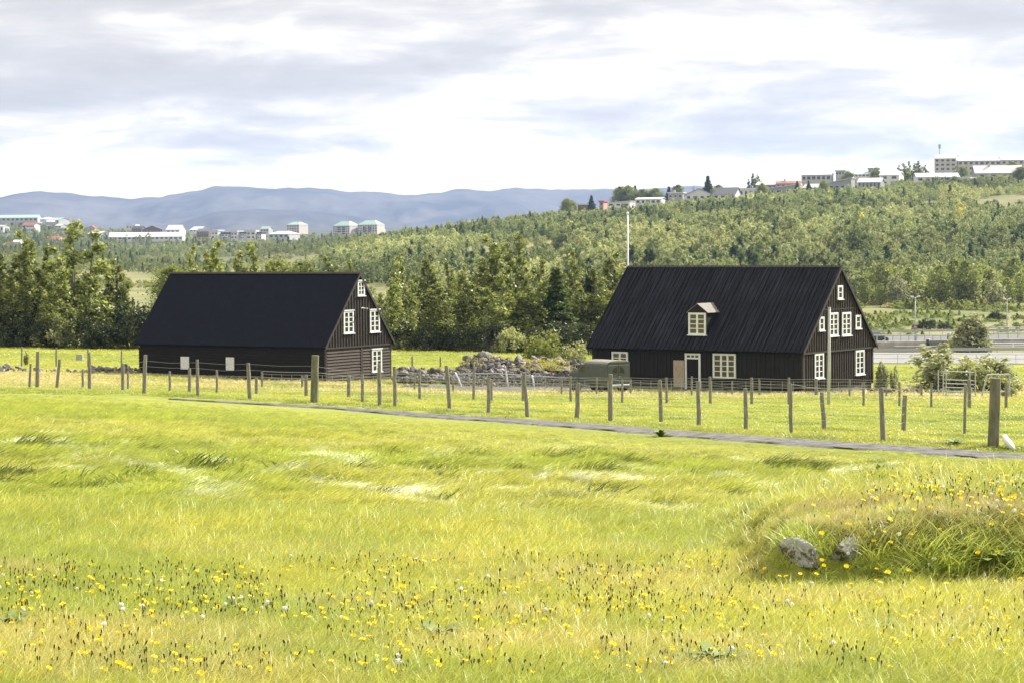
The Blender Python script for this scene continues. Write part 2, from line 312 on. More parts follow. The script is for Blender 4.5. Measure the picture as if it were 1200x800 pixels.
ribbon('gravel_path', PATH[2:], .66, M['gravel'])
PX_ = np.array([p[0] for p in PATH]); PY_ = np.array([p[1] for p in PATH])
def path_dist(X, Y):
    best = np.full(X.shape, 1e9); side = np.zeros(X.shape)
    for i in range(len(PATH) - 1):
        ax, ay, bx, by = PX_[i], PY_[i], PX_[i + 1], PY_[i + 1]; dx, dy = bx - ax, by - ay; t = np.clip(((X - ax) * dx + (Y - ay) * dy) / (dx * dx + dy * dy), 0, 1)
        d = np.hypot(X - ax - t * dx, Y - ay - t * dy); s = (dx * (Y - ay) - dy * (X - ax)); better = d < best; best = np.where(better, d, best); side = np.where(better, np.sign(s), side)
    return best, side     # side > 0: beyond the path
def strip(name, pxs, Ya, Yb, m, lift=.05):
    xs = np.linspace(*pxs, 90); ys = np.linspace(Ya, Yb, 14); Ym = (Ya + Yb) / 2
    X, Y = np.meshgrid((xs - 600) / F * Ym, ys); Z = terrain(X.ravel(), Y.ravel()); zc = np.maximum.reduce(Z.reshape(X.shape), 0); Z = np.repeat(zc[None], len(ys), 0).ravel() + lift
    i = np.arange((len(ys) - 1) * 90).reshape(-1, 90)[:, :-1].ravel()
    return tag(link(name, npmesh(name, np.column_stack([X.ravel(), Y.ravel(), Z]), np.stack([i, i + 1, i + 91, i + 90], 1), m, smooth=True)), kind='structure')
strip('near_road', (860, 1500), 221, 243, M['asphalt'])
strip('far_road', (860, 1500), 280, 312, mat('grey_asphalt', (.12, .12, .125), .9, (.17, .17, .17), .6))
yard = strip('gravel_yard', (470, 705), 133.8, 138.2, M['gravel'])

# ---------------------------------------------------------------- the two tarred houses
def window(parent, name, plane, a0, a1, z0, z1, cols, rows, wallpos, gl, sill=True, head=False):
    """plane 'g': gable wall facing +x, a = y; plane 's': long side facing -y, a = x.  frame with bars, panes and sill"""
    fr = MB(); gp = MB(); si = MB(); a0, a1 = min(a0, a1), max(a0, a1); w = a1 - a0; h = z1 - z0
    def bx(mb, p, q, r, t, d0, d1):
        if plane == 'g': mb.box(wallpos + d0, wallpos + d1, p, q, r, t)
        else: mb.box(p, q, wallpos - d1, wallpos - d0, r, t)
    c = .115 if w > .5 else .085; bar = .038
    bx(fr, a0, a0 + c, z0, z1, 0, .07); bx(fr, a1 - c, a1, z0, z1, 0, .07); bx(fr, a0 + c, a1 - c, z1 - c, z1, 0, .068); bx(fr, a0 + c, a1 - c, z0, z0 + c * .8, 0, .068)
    iw = w - 2 * c
    for k in range(1, cols):
        x = a0 + c + iw * k / cols; b = bar * (1.6 if (cols in (2, 3) and w > .8) else 1); bx(fr, x - b, x + b, z0 + c * .8, z1 - c, .0, .055)
    for k in range(1, rows):
        z = z0 + c * .8 + (h - 1.8 * c) * k / rows; bx(fr, a0 + c, a1 - c, z - bar * .6, z + bar * .6, .0, .048)
    o = fr.build(name, M['white'], parent)
    bx(gp, a0 + c * .8, a1 - c * .8, z0 + c * .5, z1 - c * .8, .003, .02); gp.build('pane', gl, o)
    if sill: bx(si, a0 - .06, a1 + .06, z0 - .055, z0 - .002, 0, .13); si.build('sill', M['white'], o)
    if head: hd = MB(); bx(hd, a0 - .05, a1 + .05, z1 + .002, z1 + .06, 0, .11); hd.build('head_board', M['white'], o)
    return o
class House:
    def __init__(s, name, label, cat, x0, Y0, yaw, L, W, ze, zr, gz, ovg, ove):
        s.L, s.W, s.ovg, s.ove = L, W, ovg, ove; s.h = ze - gz; s.hr = zr - gz
        s.o = tag(empty(name, (x0, Y0, gz), -yaw), label, cat); s.inv = (Matrix.Translation((x0, Y0, gz)) @ Matrix.Rotation(-yaw, 4, 'Z')).inverted()
    def on(s, px, py, plane, pos):
        a = s.inv @ Vector((0, 0, EYE)); b = (s.inv.to_3x3() @ ray(px, py)); k = 0 if plane == 'g' else 1; t = (pos - a[k]) / b[k]; q = a + b * t; return (q.y if plane == 'g' else q.x), q.z
    def shell(s, wallm_side, wallm_gable, wallm_gable_up, roofm, mode_side, mode_g, mode_up, ribs, foundation):
        L, W, g, e, h, hr = s.L, s.W, s.ovg, s.ove, s.h, s.hr; o = s.o
        x0, x1, y0, y1 = -L + g, -g, e, W - e; slope = (hr - h) / (W / 2); hw = h + slope * e - .10
        for nm, mb_ in (('foundation', None),):
            f = MB(); f.box(x0 + .04, x1 - .04, y0 + .04, y1 - .04, -.9, .22); f.build(nm, M['stone'], o)
        w = MB(); w.prism([(x1 - .1, y0, .18), (x1 - .1, y1, .18), (x1 - .1, y1, hw), (x1 - .1, W / 2, hr - .16), (x1 - .1, y0, hw)], (-(x1 - x0) + .2, 0, 0)); w.build('wall', wallm_side, o)
        # weather boarding: real boards or battens laid on each visible wall
        def boards(plane, a0, a1, zlo, ztop, mode, m, name, pos):
            mb = MB()
            if mode == 'v':
                step = .30; k = int((a1 - a0) / step)
                for i in range(k + 1):
                    a = a0 + (a1 - a0) * i / k; zt = ztop(a); zb = zlo + (.01 * (i % 3))
                    if zt - zb < .15: continue
                    if plane == 'g': mb.box(pos - .001, pos + .05 + .006 * (i % 2), a - .045, a + .045, zb, zt)
                    else: mb.box(a - .045, a + .045, pos - .03 - .006 * (i % 2), pos + .001, zb, zt)
            else:
                step = .19; k = int((ztop(0) - zlo) / step)
                for i in range(k):
                    z = zlo + i * step
                    if plane == 'g': mb.prism([(pos, a0, z), (pos + .075, a0, z + .015), (pos + .012, a0, z + step), (pos, a0, z + step)], (0, a1 - a0, 0))
                    else: mb.prism([(a0, pos, z), (a0, pos - .075, z + .015), (a0, pos - .012, z + step), (a0, pos, z + step)], (a1 - a0, 0, 0))
            mb.build(name, m, o)
        rooft = lambda y: min(h + slope * min(y, W - y) - .12, hr - .2)
        gm = MB(); gm.box(x1 - .1, x1, y0, y1, .18, h - .1); gm.build('gable_wall', wallm_gable, o)
        gu = MB(); gu.prism([(x1 - .1, y0 + .02, h - .099), (x1 - .1, y1 - .02, h - .099), (x1 - .1, y1 - .02, hw), (x1 - .1, W / 2, hr - .17), (x1 - .1, y0 + .02, hw)], (.16, 0, 0)); gu.build('gable_peak', wallm_gable_up, o)
        boards('g', y0 + .1, y1 - .1, .2, lambda y: h - .1, mode_g, wallm_gable, 'gable_boards', x1)
        boards('g', y0 + .1, y1 - .1, h - .02, rooft, mode_up, wallm_gable_up, 'peak_boards', x1 + .06)
        boards('s', x0 + .05, x1 - .05, .2, lambda y: h - .02, mode_side, wallm_side, 'side_boards', y0)
        t = MB(); t.box(x1 + .0, x1 + .12, y0 - .05, y1 + .05, h - .12, h - .03); t.build('gable_band', M['trim'], o)
        c = MB()
        for y in (y0, y1): c = MB(); c.box(x1 - .06, x1 + .05, y - .06, y + .06, .18, h - .12); c.build('corner_board', M['trim'], o)
        # roof: two slabs, each meeting at the ridge, with barge boards
        nx, nz = -(hr - h), (W / 2); nl = math.hypot(nx, nz); th = .11
        for side, nm in ((0, 'roof_front'), (1, 'roof_back')):
            ya, yb = (0, W / 2) if side == 0 else (W, W / 2); ny = (nx if side == 0 else -nx) / nl * th; nzz = nz / nl * th
            m_ = MB(); m_.prism([(-L, ya, h), (-L, yb, hr), (-L, yb, hr - th * 1.4), (-L, ya - ny * 1, h - nzz)], (L, 0, 0)); rf = m_.build('roof_slope', roofm, o)
            if ribs:
                rb = MB(); k = int(L / .30)
                for i in range(k + 1):
                    x = -L + .03 + (L - .06) * i / k; d = .045 + .01 * R.random(); rb.prism([(x - .045, ya + ny * .02, h), (x + .045, ya + ny * .02, h), (x + .032, ya + ny * d / th, h + nzz * d / th), (x - .032, ya + ny * d / th, h + nzz * d / th)], (0, yb - ya, hr - h))
                rb.build('roof_boards', roofm, rf)
            bb = MB(); bb.prism([(0.002, ya, h + .015), (0.002, yb, hr + .015), (0.002, yb, hr - .2), (0.002, ya, h - .2)], (.035, 0, 0)); bb.build('barge_board', M['trim'], o)
        rc = MB(); rc.prism([(-L - .01, W / 2 - .14, hr - .06), (-L - .01, W / 2, hr + .05), (-L - .01, W / 2 + .14, hr - .06)], (L + .02, 0, 0)); rc.build('ridge_cap', M['trim'], o)
        s.x1, s.y0 = x1, y0

z2 = pt(941.7, 462.5, 132).z
H2 = House('black_timber_house', 'larger black timber house with dormer, open wooden door and ribbed roof', 'house', 16.70, 132, .612, 14.86, 9.62, EYE - 6.40, EYE - 1.52, z2, .2, .35)
H2.shell(M['black_board'], M['brown_board'], M['brown_board'], M['roof_board'], 'v', 'v', 'v', True, .3)
gp = H2.x1 + .035; gu = H2.x1 + .095
def gw(H, x0, y0, x1, y1, c, r, pos, nm, gl='glass', **k):
    a, z1 = H.on((x0), y0, 'g', pos); _, zb = H.on(x0, y1, 'g', pos); b, zt = H.on(x1, y0, 'g', pos); _, zc = H.on(x1, y1, 'g', pos)
    return window(H.o, nm, 'g', a, b, (zb + zc) / 2, (z1 + zt) / 2, c, r, pos, M[gl], **k)
gw(H2, 954, 413.6, 964.4, 443, 2, 4, gp, 'window'); gw(H2, 1002, 409.9, 1012, 438.4, 2, 4, gp, 'window')
gw(H2, 971, 366.5, 981.3, 393.6, 2, 4, gu, 'window'); gw(H2, 986, 366, 996.4, 393, 2, 4, gu, 'window')
gw(H2, 959.2, 371.4, 965, 387.4, 1, 2, gu, 'small_window'); gw(H2, 1001.9, 369.2, 1008, 385, 1, 2, gu, 'small_window'); gw(H2, 981, 334.6, 986.8, 350.6, 1, 2, gu, 'small_window')
sp = H2.y0 - .04
def sw(H, x0, y0, x1, y1, c, r, pos, nm, gl='brown_glass', **k):
    a, z1 = H.on(x0, y0, 's', pos); b, zb = H.on(x1, y1, 's', pos); _, zt = H.on(x1, y0, 's', pos); _, zc = H.on(x0, y1, 's', pos)
    return window(H.o, nm, 's', a, b, (zb + zc) / 2, (z1 + zt) / 2, c, r, pos, M[gl], **k)
sw(H2, 717.3, 411.8, 736.3, 431, 2, 3, sp, 'window', sill=False); sw(H2, 835.7, 414, 862.7, 442.7, 3, 4, sp, 'window', sill=False)
# thin mid-height band across the gable peak
b = MB(); ya, _ = H2.on(964, 367, 'g', gu); yb, zb = H2.on(1001, 364, 'g', gu); b.box(gu - .02, gu + .03, H2.W / 2 - 2.0, H2.W / 2 + 2.0, zb + .12, zb + .17); b.build('peak_band', M['trim'], H2.o)
# door: frame, transom, dark sheet for the opening, leaf folded back against the wall
xa, zt = H2.on(803, 413.5, 's', sp); xb, _ = H2.on(821.3, 413.5, 's', sp); _, zm = H2.on(812, 420.3, 's', sp); d = MB()
d.box(xa, xa + .13, sp - .07, sp, .1, zt); d.box(xb - .13, xb, sp - .07, sp, .1, zt); d.box(xa + .13, xb - .13, sp - .069, sp, zt - .11, zt); d.box(xa + .13, xb - .13, sp - .068, sp, zm, zm + .09)
for k in (1, 2): x = xa + .13 + (xb - xa - .26) * k / 3; d.box(x - .03, x + .03, sp - .06, sp, zm + .09, zt - .11)
df = d.build('door_frame', M['white'], H2.o); g = MB(); g.box(xa + .1, xb - .1, sp - .02, sp - .003, zm + .05, zt - .08); g.build('pane', M['brown_glass'], df)
g = MB(); g.box(xa + .131, xb - .131, sp - .03, sp - .002, .12, zm - .002); g.build('door_dark_sheet', M['dark_inside'], H2.o)  # flat dark sheet; the shade of the room is put into its colour
xc, zl = H2.on(790.4, 421, 's', sp); d = MB(); k = 6
for i in range(k): x = xc + (xa - xc) * i / k; d.box(x + .006, x + (xa - xc) / k - .006, sp - .14, sp - .105, .22, zl - .03)
leaf = d.build('door_leaf', M['door'], H2.o); tag(leaf, 'bare pinkish-grey plank door leaf folded back'); d = MB()
d.box(xc + .02, xa - .02, sp - .165, sp - .141, .42, .53); d.box(xc + .02, xa - .02, sp - .165, sp - .141, zl - .34, zl - .23); d.prism([(xc + .03, sp - .164, .55), (xc + .16, sp - .164, .55), (xa - .03, sp - .164, zl - .36), (xa - .16, sp - .164, zl - .36)], (0, .022, 0)); d.build('door_brace', M['door'], leaf)
st = MB(); st.box(xa - .35, xb + .3, sp - .75, sp - .02, -.2, .12); st.build('door_step', M['stone'], H2.o)
# dormer: its front stands on the roof slope
sl2 = (H2.hr - H2.h) / (H2.W / 2); _, zz = H2.on(817, 392.5, 's', 1.2)
dy = 1.2
for _ in range(12):
    _, zz = H2.on(817, 393, 's', dy); dy = (zz - H2.h) / sl2
xa, zt = H2.on(805.6, 365.4, 's', dy); xb, _ = H2.on(829.2, 365.4, 's', dy); _, za = H2.on(817.3, 355.6, 's', dy); z0 = H2.h + sl2 * dy; yb_w = (zt - H2.h) / sl2; yb_r = (za - H2.h) / sl2
dm = MB(); dm.prism([(xa + .06, dy, z0 - .05), (xa + .06, dy, zt), (xa + .06, yb_w, zt)], (xb - xa - .12, 0, 0)); dm.prism([(xa + .06, dy - .005, zt), (xb - .06, dy - .005, zt), ((xa + xb) / 2, dy - .005, za - .06)], (0, yb_w - dy + .3, 0)); dorm = dm.build('dormer', M['black_board'], H2.o)
xm = (xa + xb) / 2; hd = MB(); ov = .05
M['hood'] = mat('weathered_grey_hood', (.17, .155, .14), .8, (.24, .215, .19), 5)
for xs_ in (xa - ov, xb + ov):
    zz_ = zt - (za - zt) * ov / (xm - xa); hd.add([(xm, dy - .05, za), (xm, yb_r, za), (xs_, yb_w - .05, zz_), (xs_, dy - .05, zz_), (xm, dy - .05, za - .03), (xm, yb_r, za - .03), (xs_, yb_w - .05, zz_ - .03), (xs_, dy - .05, zz_ - .03)], [(0, 1, 2, 3), (7, 6, 5, 4), (0, 3, 7, 4), (1, 5, 6, 2), (3, 2, 6, 7), (0, 4, 5, 1)])
hd.build('dormer_roof', M['hood'], dorm)
window(dorm, 'dormer_window', 's', *[H2.on(x, 380, 's', dy)[0] for x in (807.3, 827.6)], z0 + .04, H2.on(817, 366.6, 's', dy)[1], 2, 4, dy - .008, M['brown_glass'])
H2.o.children  # noqa

z1 = pt(384.4, 454.5, 142).z
H1 = House('dark_timber_warehouse', 'longer dark timber house with smooth navy roof and boarded plain long wall', 'house', -11.53, 142, .545, 15.35, 7.66, EYE - 6.34, EYE - 1.79, z1, .18, .28)
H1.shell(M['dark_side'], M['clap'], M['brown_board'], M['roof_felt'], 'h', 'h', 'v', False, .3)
gp = H1.x1 + .045; gu = H1.x1 + .095
gw(H1, 435.2, 409, 446.6, 435, 2, 4, gp, 'window', head=True); gw(H1, 402, 364.4, 413.6, 390.4, 2, 4, gu, 'window', head=True); gw(H1, 432.8, 363.2, 444, 389, 2, 4, gu, 'window', head=True); gw(H1, 418.4, 329.2, 426.6, 346.6, 2, 3, gu, 'small_window', head=True)
b = MB(); yp, _ = H1.on(423, 430, 'g', H1.x1); b.box(H1.x1, H1.x1 + .08, yp - .1, yp + .1, .18, H1.h - .12); b.build('wall_post', M['trim'], H1.o)
for x0, x1, y0, y1 in ((212, 222, 417.5, 432.4), (265, 274.7, 418.2, 433.6)):
    a, zt = H1.on(x0, y0, 's', H1.y0 - .05); c, zb = H1.on(x1, y1, 's', H1.y0 - .05); b = MB(); n_ = 4
    for i in range(n_): b.box(a + (c - a) * i / n_ + .004, a + (c - a) * (i + 1) / n_ - .004, H1.y0 - .10, H1.y0 - .04, zb, zt)
    sh = b.build('white_shutter', M['white'], H1.o)
    for z in (zb + .1, zt - .14): b = MB(); b.box(a + .03, c - .03, H1.y0 - .115, H1.y0 - .101, z, z + .05); b.build('shutter_batten', M['white'], sh)
yy, zz = H1.on(459.3, 446, 'g', H1.x1); b = MB(); b.box(H1.x1 + .04, H1.x1 + .2, yy - .12, yy + .12, zz - .1, zz + .1); b.build('meter_box', M['white'], H1.o, bevel=.01)
yy, zz = H1.on(423, 362, 'g', gu); b = MB(); b.tube([(gu, yy, zz), (gu + .3, yy, zz + .02)], .02); b.box(gu + .2, gu + .5, yy - .05, yy + .05, zz - .02, zz + .07); b.tube([(gu + .35, yy, zz + .02), (gu + .3, yy - .25, zz + .08), (gu + .3, yy - .4, zz + .04)], .03); b.build('wall_camera', M['metal'], H1.o)

# ---------------------------------------------------------------- poles beside the large house
p = hit(970.8, 473.7, 100); top = ray(972, 361.4).z * p.y + EYE
pole = empty('wooden_pole', p); tag(pole, 'tall bare pale wooden pole standing in front of the larger house gable', 'pole')
b = MB(); b.tube([(0, 0, -.3), (.03, 0, 1.5), (.06, 0, top - p.z)], [.075, .07, .055], 10); b.build('shaft', mat('pale_pole', (.45, .47, .45), .6, (.36, .38, .36), 4), pole, True); b = MB(); b.tube([(.06, 0, top - p.z), (.06, 0, top - p.z + .05)], [.065, .05], 10); b.build('cap', M['metal'], pole)
fp = tag(empty('flagpole', (0, 0, 0)), 'slim white flagpole rising behind the larger house roof', 'flagpole'); q = pt(735.5, 252, 150); fp.location = (q.x, 150, tz(q.x, 150)); hh = q.z - fp.location.z
b = MB(); b.tube([(0, 0, -.2), (0, 0, hh * .5), (0, 0, hh)], [.075, .065, .05], 10); b.build('shaft', M['white'], fp, True); b = MB(); b.tube([(0, 0, hh), (0, 0, hh + .1), (0, 0, hh + .2)], [.05, .10, .04], 10); b.build('finial', M['white'], fp, True)

# ---------------------------------------------------------------- grey-green van
def build_van():
    q = pt(711, 462, 131.3); gz = tz(q.x, 131.3); v = tag(empty('panel_van', (q.x, 131.3, gz), math.radians(-53)), 'old grey-green panel van with pale roof and two rear door windows', 'van')
    # local: x forward is -x (to the left, away), rear faces +x... the rear plane is x = 0, its near-left edge y = 0
    W_, Hh, Lb = 1.75, 1.86, 2.05
    def R2(pts): return pts
    b = MB(); prof = [(0, 0, .5), (0, 0, Hh - .25), (0, .05, Hh - .13), (0, .18, Hh - .06), (0, W_ - .18, Hh - .06), (0, W_ - .05, Hh - .13), (0, W_, Hh - .25), (0, W_, .5)]
    b.prism(prof, (-Lb, 0, 0)); body = b.build('body', M['van'], v, bevel=.03)
    b = MB(); b.prism([(.03, .02, Hh - .16), (.03, .12, Hh - .05), (.03, .3, Hh + .01), (.03, W_ / 2, Hh + .04), (.03, W_ - .3, Hh + .01), (.03, W_ - .12, Hh - .05), (.03, W_ - .02, Hh - .16), (.03, W_ - .16, Hh - .075), (.03, .16, Hh - .075)], (-Lb - .08, 0, 0)); b.build('roof', M['van_roof'], v, bevel=.01)
    # cab, bonnet and wings ahead of the box
    b = MB(); b.prism([(-Lb, .06, .5), (-Lb, .06, Hh - .2), (-Lb - .35, .06, Hh - .28), (-Lb - .75, .06, 1.2), (-Lb - 1.45, .06, 1.08), (-Lb - 1.5, .06, .5)], (0, W_ - .12, 0)); b.build('cab', M['van'], v, bevel=.03)
    b = MB(); b.prism([(-Lb - .05, .045, 1.2), (-Lb - .05, .045, Hh - .28), (-Lb - .34, .045, Hh - .34), (-Lb - .62, .045, 1.2)], (0, .014, 0)); b.build('side_window', M['glass'], v)
    b = MB(); b.box(.0, .025, .10, W_ / 2 - .012, .55, Hh - .22); ld = b.build('rear_door', M['van'], v, bevel=.01); b = MB(); b.box(.0, .025, W_ / 2 + .012, W_ - .10, .55, Hh - .22); rd = b.build('rear_door', M['van'], v, bevel=.01)
    for dr, s in ((ld, -1), (rd, 1)):
        c = W_ / 2 + s * .10; zb = Hh - .68; pts = [(.024, c, zb)] + [(.024, c + s * .33 * math.cos(t), zb + .36 * math.sin(t)) for t in [k * math.pi / 2 / 7 for k in range(8)]]
        b = MB(); b.prism(pts if s > 0 else pts[::-1], (.008, 0, 0)); b.build('quarter_window', M['glass'], dr)
    b = MB(); b.box(.04, .07, W_ / 2 - .04, W_ / 2 + .12, .95, .98); b.build('door_handle', M['metal'], rd)
    b = MB(); b.box(.02, .12, .05, W_ - .05, .42, .52); b.build('rear_bumper', M['metal'], v, bevel=.01)
    for x in (-.5, -Lb - .95):
        for y in (.08, W_ - .24):
            b = MB(); b.tube([(x, y - .02, .34), (x, y + .18, .34)], .36, 20); w = b.build('wheel', M['black'], v); b = MB(); b.tube([(x, y - .03, .34), (x, y + .19, .34)], .18, 14); b.build('rim', M['van'], w)
    for y in (.14, W_ - .22): b = MB(); b.box(.0, .05, y, y + .08, .6, .72); b.build('tail_light', mat('red_lens', (.25, .02, .02), .3), v)
    # wheel-arch wings
    b = MB(); b.prism([(-Lb - .5, -.02, .5), (-Lb - .62, -.02, .8), (-Lb - .95, -.02, .92), (-Lb - 1.3, -.02, .8), (-Lb - 1.45, -.02, .5)], (0, .09, 0)); b.build('front_wing', M['van'], v, bevel=.02)
build_van()

# ---------------------------------------------------------------- fences
def post_mesh(dx, h, w, mat_, parent, name='post', split=False):
    b = MB(); n = 9; ps = [(0, 0, -.25), (0, 0, .02), (dx * .33 + R.uniform(-.01, .01), R.uniform(-.01, .01), h * .35), (dx * .66 + R.uniform(-.01, .01), 0, h * .7), (dx, 0, h)]; r = w / 2
    b.tube(ps, [r * 1.0, r * R.uniform(1, 1.08), r * R.uniform(.93, 1.02), r * R.uniform(.9, 1), r * R.uniform(.85, .97)], n)
    return b, ps
A = [(36, 425.7, 34.5, 452.5, 3), (44.3, 411.7, 43.5, 453.5, 4.6), (70, 420.5, 66.5, 454, 4), (104.5, 412.5, 105, 456.7, 4.3), (144, 425.5, 144, 457.5, 4), (170.5, 415.5, 169, 461.5, 4.8), (231, 421, 232, 464.5, 4), (290.5, 425, 293, 467.5, 5), (369.5, 416, 368.3, 471, 9.6), (424.5, 439, 425, 472, 4), (444.5, 425, 445, 475, 5), (462, 429, 463, 476.5, 4.5), (523, 428, 527, 480, 5), (572.5, 443, 572.5, 484, 4.8), (613.8, 436, 618, 488, 5), (677.5, 448, 676, 490, 5.8), (715.5, 438, 715.5, 494, 5.8), (773, 445, 775, 496, 5), (818, 446, 819, 499.5, 5.4), (873.5, 454.5, 874, 504, 5.2), (926, 449, 927.5, 508, 4.6), (963, 459, 966, 504, 5.5), (1032.5, 454, 1035, 517, 6.4), (1060.5, 462.5, 1059, 506, 5.6), (1131.5, 451, 1130.5, 509.5, 3.9), (1166.6, 442.7, 1164, 524.5, 13.2)]
B = [(97, 432, 97, 455.5, 3), (150, 434, 150, 456, 2.6), (199, 434.5, 199, 456.8, 3), (222, 431, 222, 462, 3.8), (254, 433, 254, 457.5, 3), (300.5, 442, 300.5, 465, 3.8), (358.8, 438.7, 358.8, 466, 4.5), (408.5, 438.7, 408.5, 462, 4.6), (491.5, 435, 492, 469.5, 3.6), (555.5, 427.5, 555, 469.5, 3.4), (576, 444, 576, 464.5, 3.4), (613, 443, 613, 470, 4), (668, 440.5, 669, 471, 3.3), (729, 444.5, 729, 472, 3), (780.7, 442, 781.5, 472.5, 3.3), (832, 441, 832.5, 472.5, 3.6), (880.7, 442, 881, 472, 3.8), (924.5, 442, 924.5, 471, 3.4), (1012, 447, 1012, 475, 3), (1054, 447, 1054, 474, 2.8), (1091.5, 448, 1091.5, 474.5, 3), (1135.5, 444, 1136, 476.6, 4.6), (1179.3, 447, 1179, 476, 3.8)]
Cc = [(307, 435.5, 307, 456, 2.8), (354, 440, 354, 460, 3), (485.8, 436, 485.8, 463, 2.6), (531, 444.5, 531, 463.5, 2.6), (658, 442, 658, 465.5, 2.5), (699.5, 442.5, 699, 466, 2.6), (739, 444, 739, 466.5, 2.6), (810.7, 440.5, 810.5, 466, 2.6), (858, 446, 858, 466, 2.5), (889.7, 444, 890, 466, 2.5), (956.5, 443, 956.5, 466, 3.8), (995.7, 444, 995.7, 466, 2.5), (1038.7, 447.5, 1038.7, 470, 2.5), (1079.5, 449.5, 1080, 470, 3)]
def fence(name, label, posts, Yfun, wires, wirer, ywin, tall=False):
    P = []
    for xt, yt, xb, yb, w in posts:
        p = hit(xb, yb, *ywin); 
        if Yfun: Y = Yfun(xb); d = ray(xb, yb); p = Vector((d.x * Y, Y, tz(d.x * Y, Y)))
        P.append((p, xt, yt, w))
    root = tag(empty(name, P[0][0]), label, 'fence'); tops = []
    o0 = P[0][0]
    for p, xt, yt, w in P:
        t = pt(xt, yt, p.y); big = w > 9; b, ps = post_mesh(t.x - p.x, max(t.z - p.z, .6), w / F * p.y, None, None)
        o = b.build('strainer_post' if big else 'post', M['wood_moss'] if big else M['wood_old'], root, False, bevel=.004); o.location = p - o0
        if big: tag(o, 'thick squared-off mossy end post')
        tops.append((p, t))
    for k, f in enumerate(wires):
        b = MB(); ps = []
        for i in range(len(tops)):
            p, t = tops[i]; hgt = f; ps.append(p.lerp(t, 0) + Vector(((t.x - p.x) * min(1, f), -.04, hgt)) - o0)
            if i < len(tops) - 1: q = tops[i + 1][0] + Vector((0, -.04, hgt)) - o0; ps.append(ps[-1].lerp(q, .5) - Vector((0, 0, R.uniform(.01, .05))))
        b.tube(ps, wirer, 4); b.build('wire', M['wire'], root)
    if len(wires) > 5:   # upright stays of the stock netting, one piece of netting per fence
        b = MB(); n = 0
        for (p, t), (q, s) in zip(tops[:-1], tops[1:]):
            k = max(2, int((q - p).length / .55))
            for j in range(k): a = p.lerp(q, j / k) - o0 + Vector((0, -.045, 0)); b.tube([a + Vector((0, 0, .05)), a + Vector((0, 0, wires[-2]))], wirer * .8, 4, False)
        b.build('netting_stays', M['wire'], root)
    return root
YA = lambda x: float(np.interp(x, [0, 105, 293, 368, 463, 572, 676, 819, 927, 1035, 1164], [74, 73, 70, 66, 63, 61.5, 58, 54, 51, 48.3, 45]))
YB = lambda x: float(np.interp(x, [97, 300, 492, 668, 880, 1136, 1180], [104, 97, 99, 99, 99, 99, 99]))
def fixY(posts, ywin):  # depth where the ground meets the foot of the post
    return None
fence('front_fence', 'nearest fence of leaning grey posts along the far side of the gravel path', A, None, [.25, .45, .65, .85, 1.02], .0035, (40, 95))
fence('middle_fence', 'second fence of thin grey posts across the pasture before the houses', B, YB, [.3, .55, .8], .007, (80, 110))
fence('inner_fence', 'wire netting fence closest to the walls of both dark houses', Cc, lambda x: 126. if x > 600 else 131., [.15, .32, .5, .68, .86, 1.0], .010, (110, 131))
D = [(25.5, 406, 25.5, 433, 2), (66, 407, 66, 433, 2), (103, 408, 103, 420, 1.8), (142.5, 409.5, 142.5, 430, 2), (483, 417, 483, 431, 2), (516, 418, 516, 431, 2), (555, 418, 555, 428, 2)]
fence('bank_fence', 'thin far fence on the green bank behind the dark houses', D, lambda x: 166., [.5, .95], .008, (150, 190))
D2 = [(1163, 436, 1163, 452, 2), (1191, 437, 1191, 454, 2), (1240, 437, 1240, 454, 2)]
fence('side_fence', 'short far fence at the right edge behind the bushes', D2, lambda x: 150., [.4, .7], .008, (140, 170))

# ---------------------------------------------------------------- stones, heap, small things round the houses
ICO = []
def ico(sub):
    bm = bmesh.new(); bmesh.ops.create_icosphere(bm, subdivisions=sub, radius=1); v = np.array([x.co[:] for x in bm.verts]); f = np.array([[q.index for q in p.verts] for p in bm.faces]); bm.free(); return v, f
IV, IF = ico(2); IV3, IF3 = ico(4)
def stone_shape(k, V=IV):
    r = np.random.default_rng(k); out = V.copy()
    for _ in range(11): n = r.normal(size=3); n /= np.linalg.norm(n); c = r.uniform(.33, .66); d = out @ n; out = out - np.outer(np.clip(d - c, 0, None), n) * .97
    return out * (1 + .05 * np.sin(7 * V[:, [1, 2, 0]] + k))
SH = [stone_shape(k) for k in range(10)]
def rocks(name, items, m):
    V = []; Fc = []; b = 0
    for i, (c, s) in enumerate(items):
        a = R.uniform(0, 6.28); q = SH[i % 10] * np.array([s * R.uniform(.8, 1.25), s * R.uniform(.7, 1.1), s * R.uniform(.6, .95)]); Rm = np.array(Matrix.Rotation(a, 3, Vector((R.random(), R.random(), R.random() + .1)).normalized())); V.append(q @ Rm.T + np.array(c)); Fc.append(IF + b); b += len(IV)
    return link(name, npmesh(name, np.concatenate(V), np.concatenate(Fc), m))
def heap_h(px): return float(np.interp(px, [462, 470, 500, 535, 548, 562, 575, 590, 610, 640, 665, 690, 705], [.7, 1.0, .8, .85, 1.5, 1.85, 1.75, 1.45, 1.55, 1.6, 1.5, 1.25, .85]))
items = []
for i in range(3000):
    px = R.uniform(462, 704); Y = R.uniform(141.5, 147.5) if px > 535 else R.uniform(141.5, 144); x = (px - 600) / F * Y; H_ = heap_h(px); mid = 144.5 if px > 535 else 142.7; half = 3.3 if px > 535 else 1.4; t = max(0, 1 - abs(Y - mid) / half) ** .7
    items.append(((x, Y, tz(x, Y) + H_ * t * R.uniform(.65, 1.08)), R.choice([.13, .16, .19, .23, .28, .38])))
for i in range(700):
    px = R.uniform(536, 703); Y = R.uniform(138.9, 141.8); x = (px - 600) / F * Y; items.append(((x, Y, tz(x, Y) + R.random() * .28 * (Y - 138)), R.choice([.07, .1, .14])))
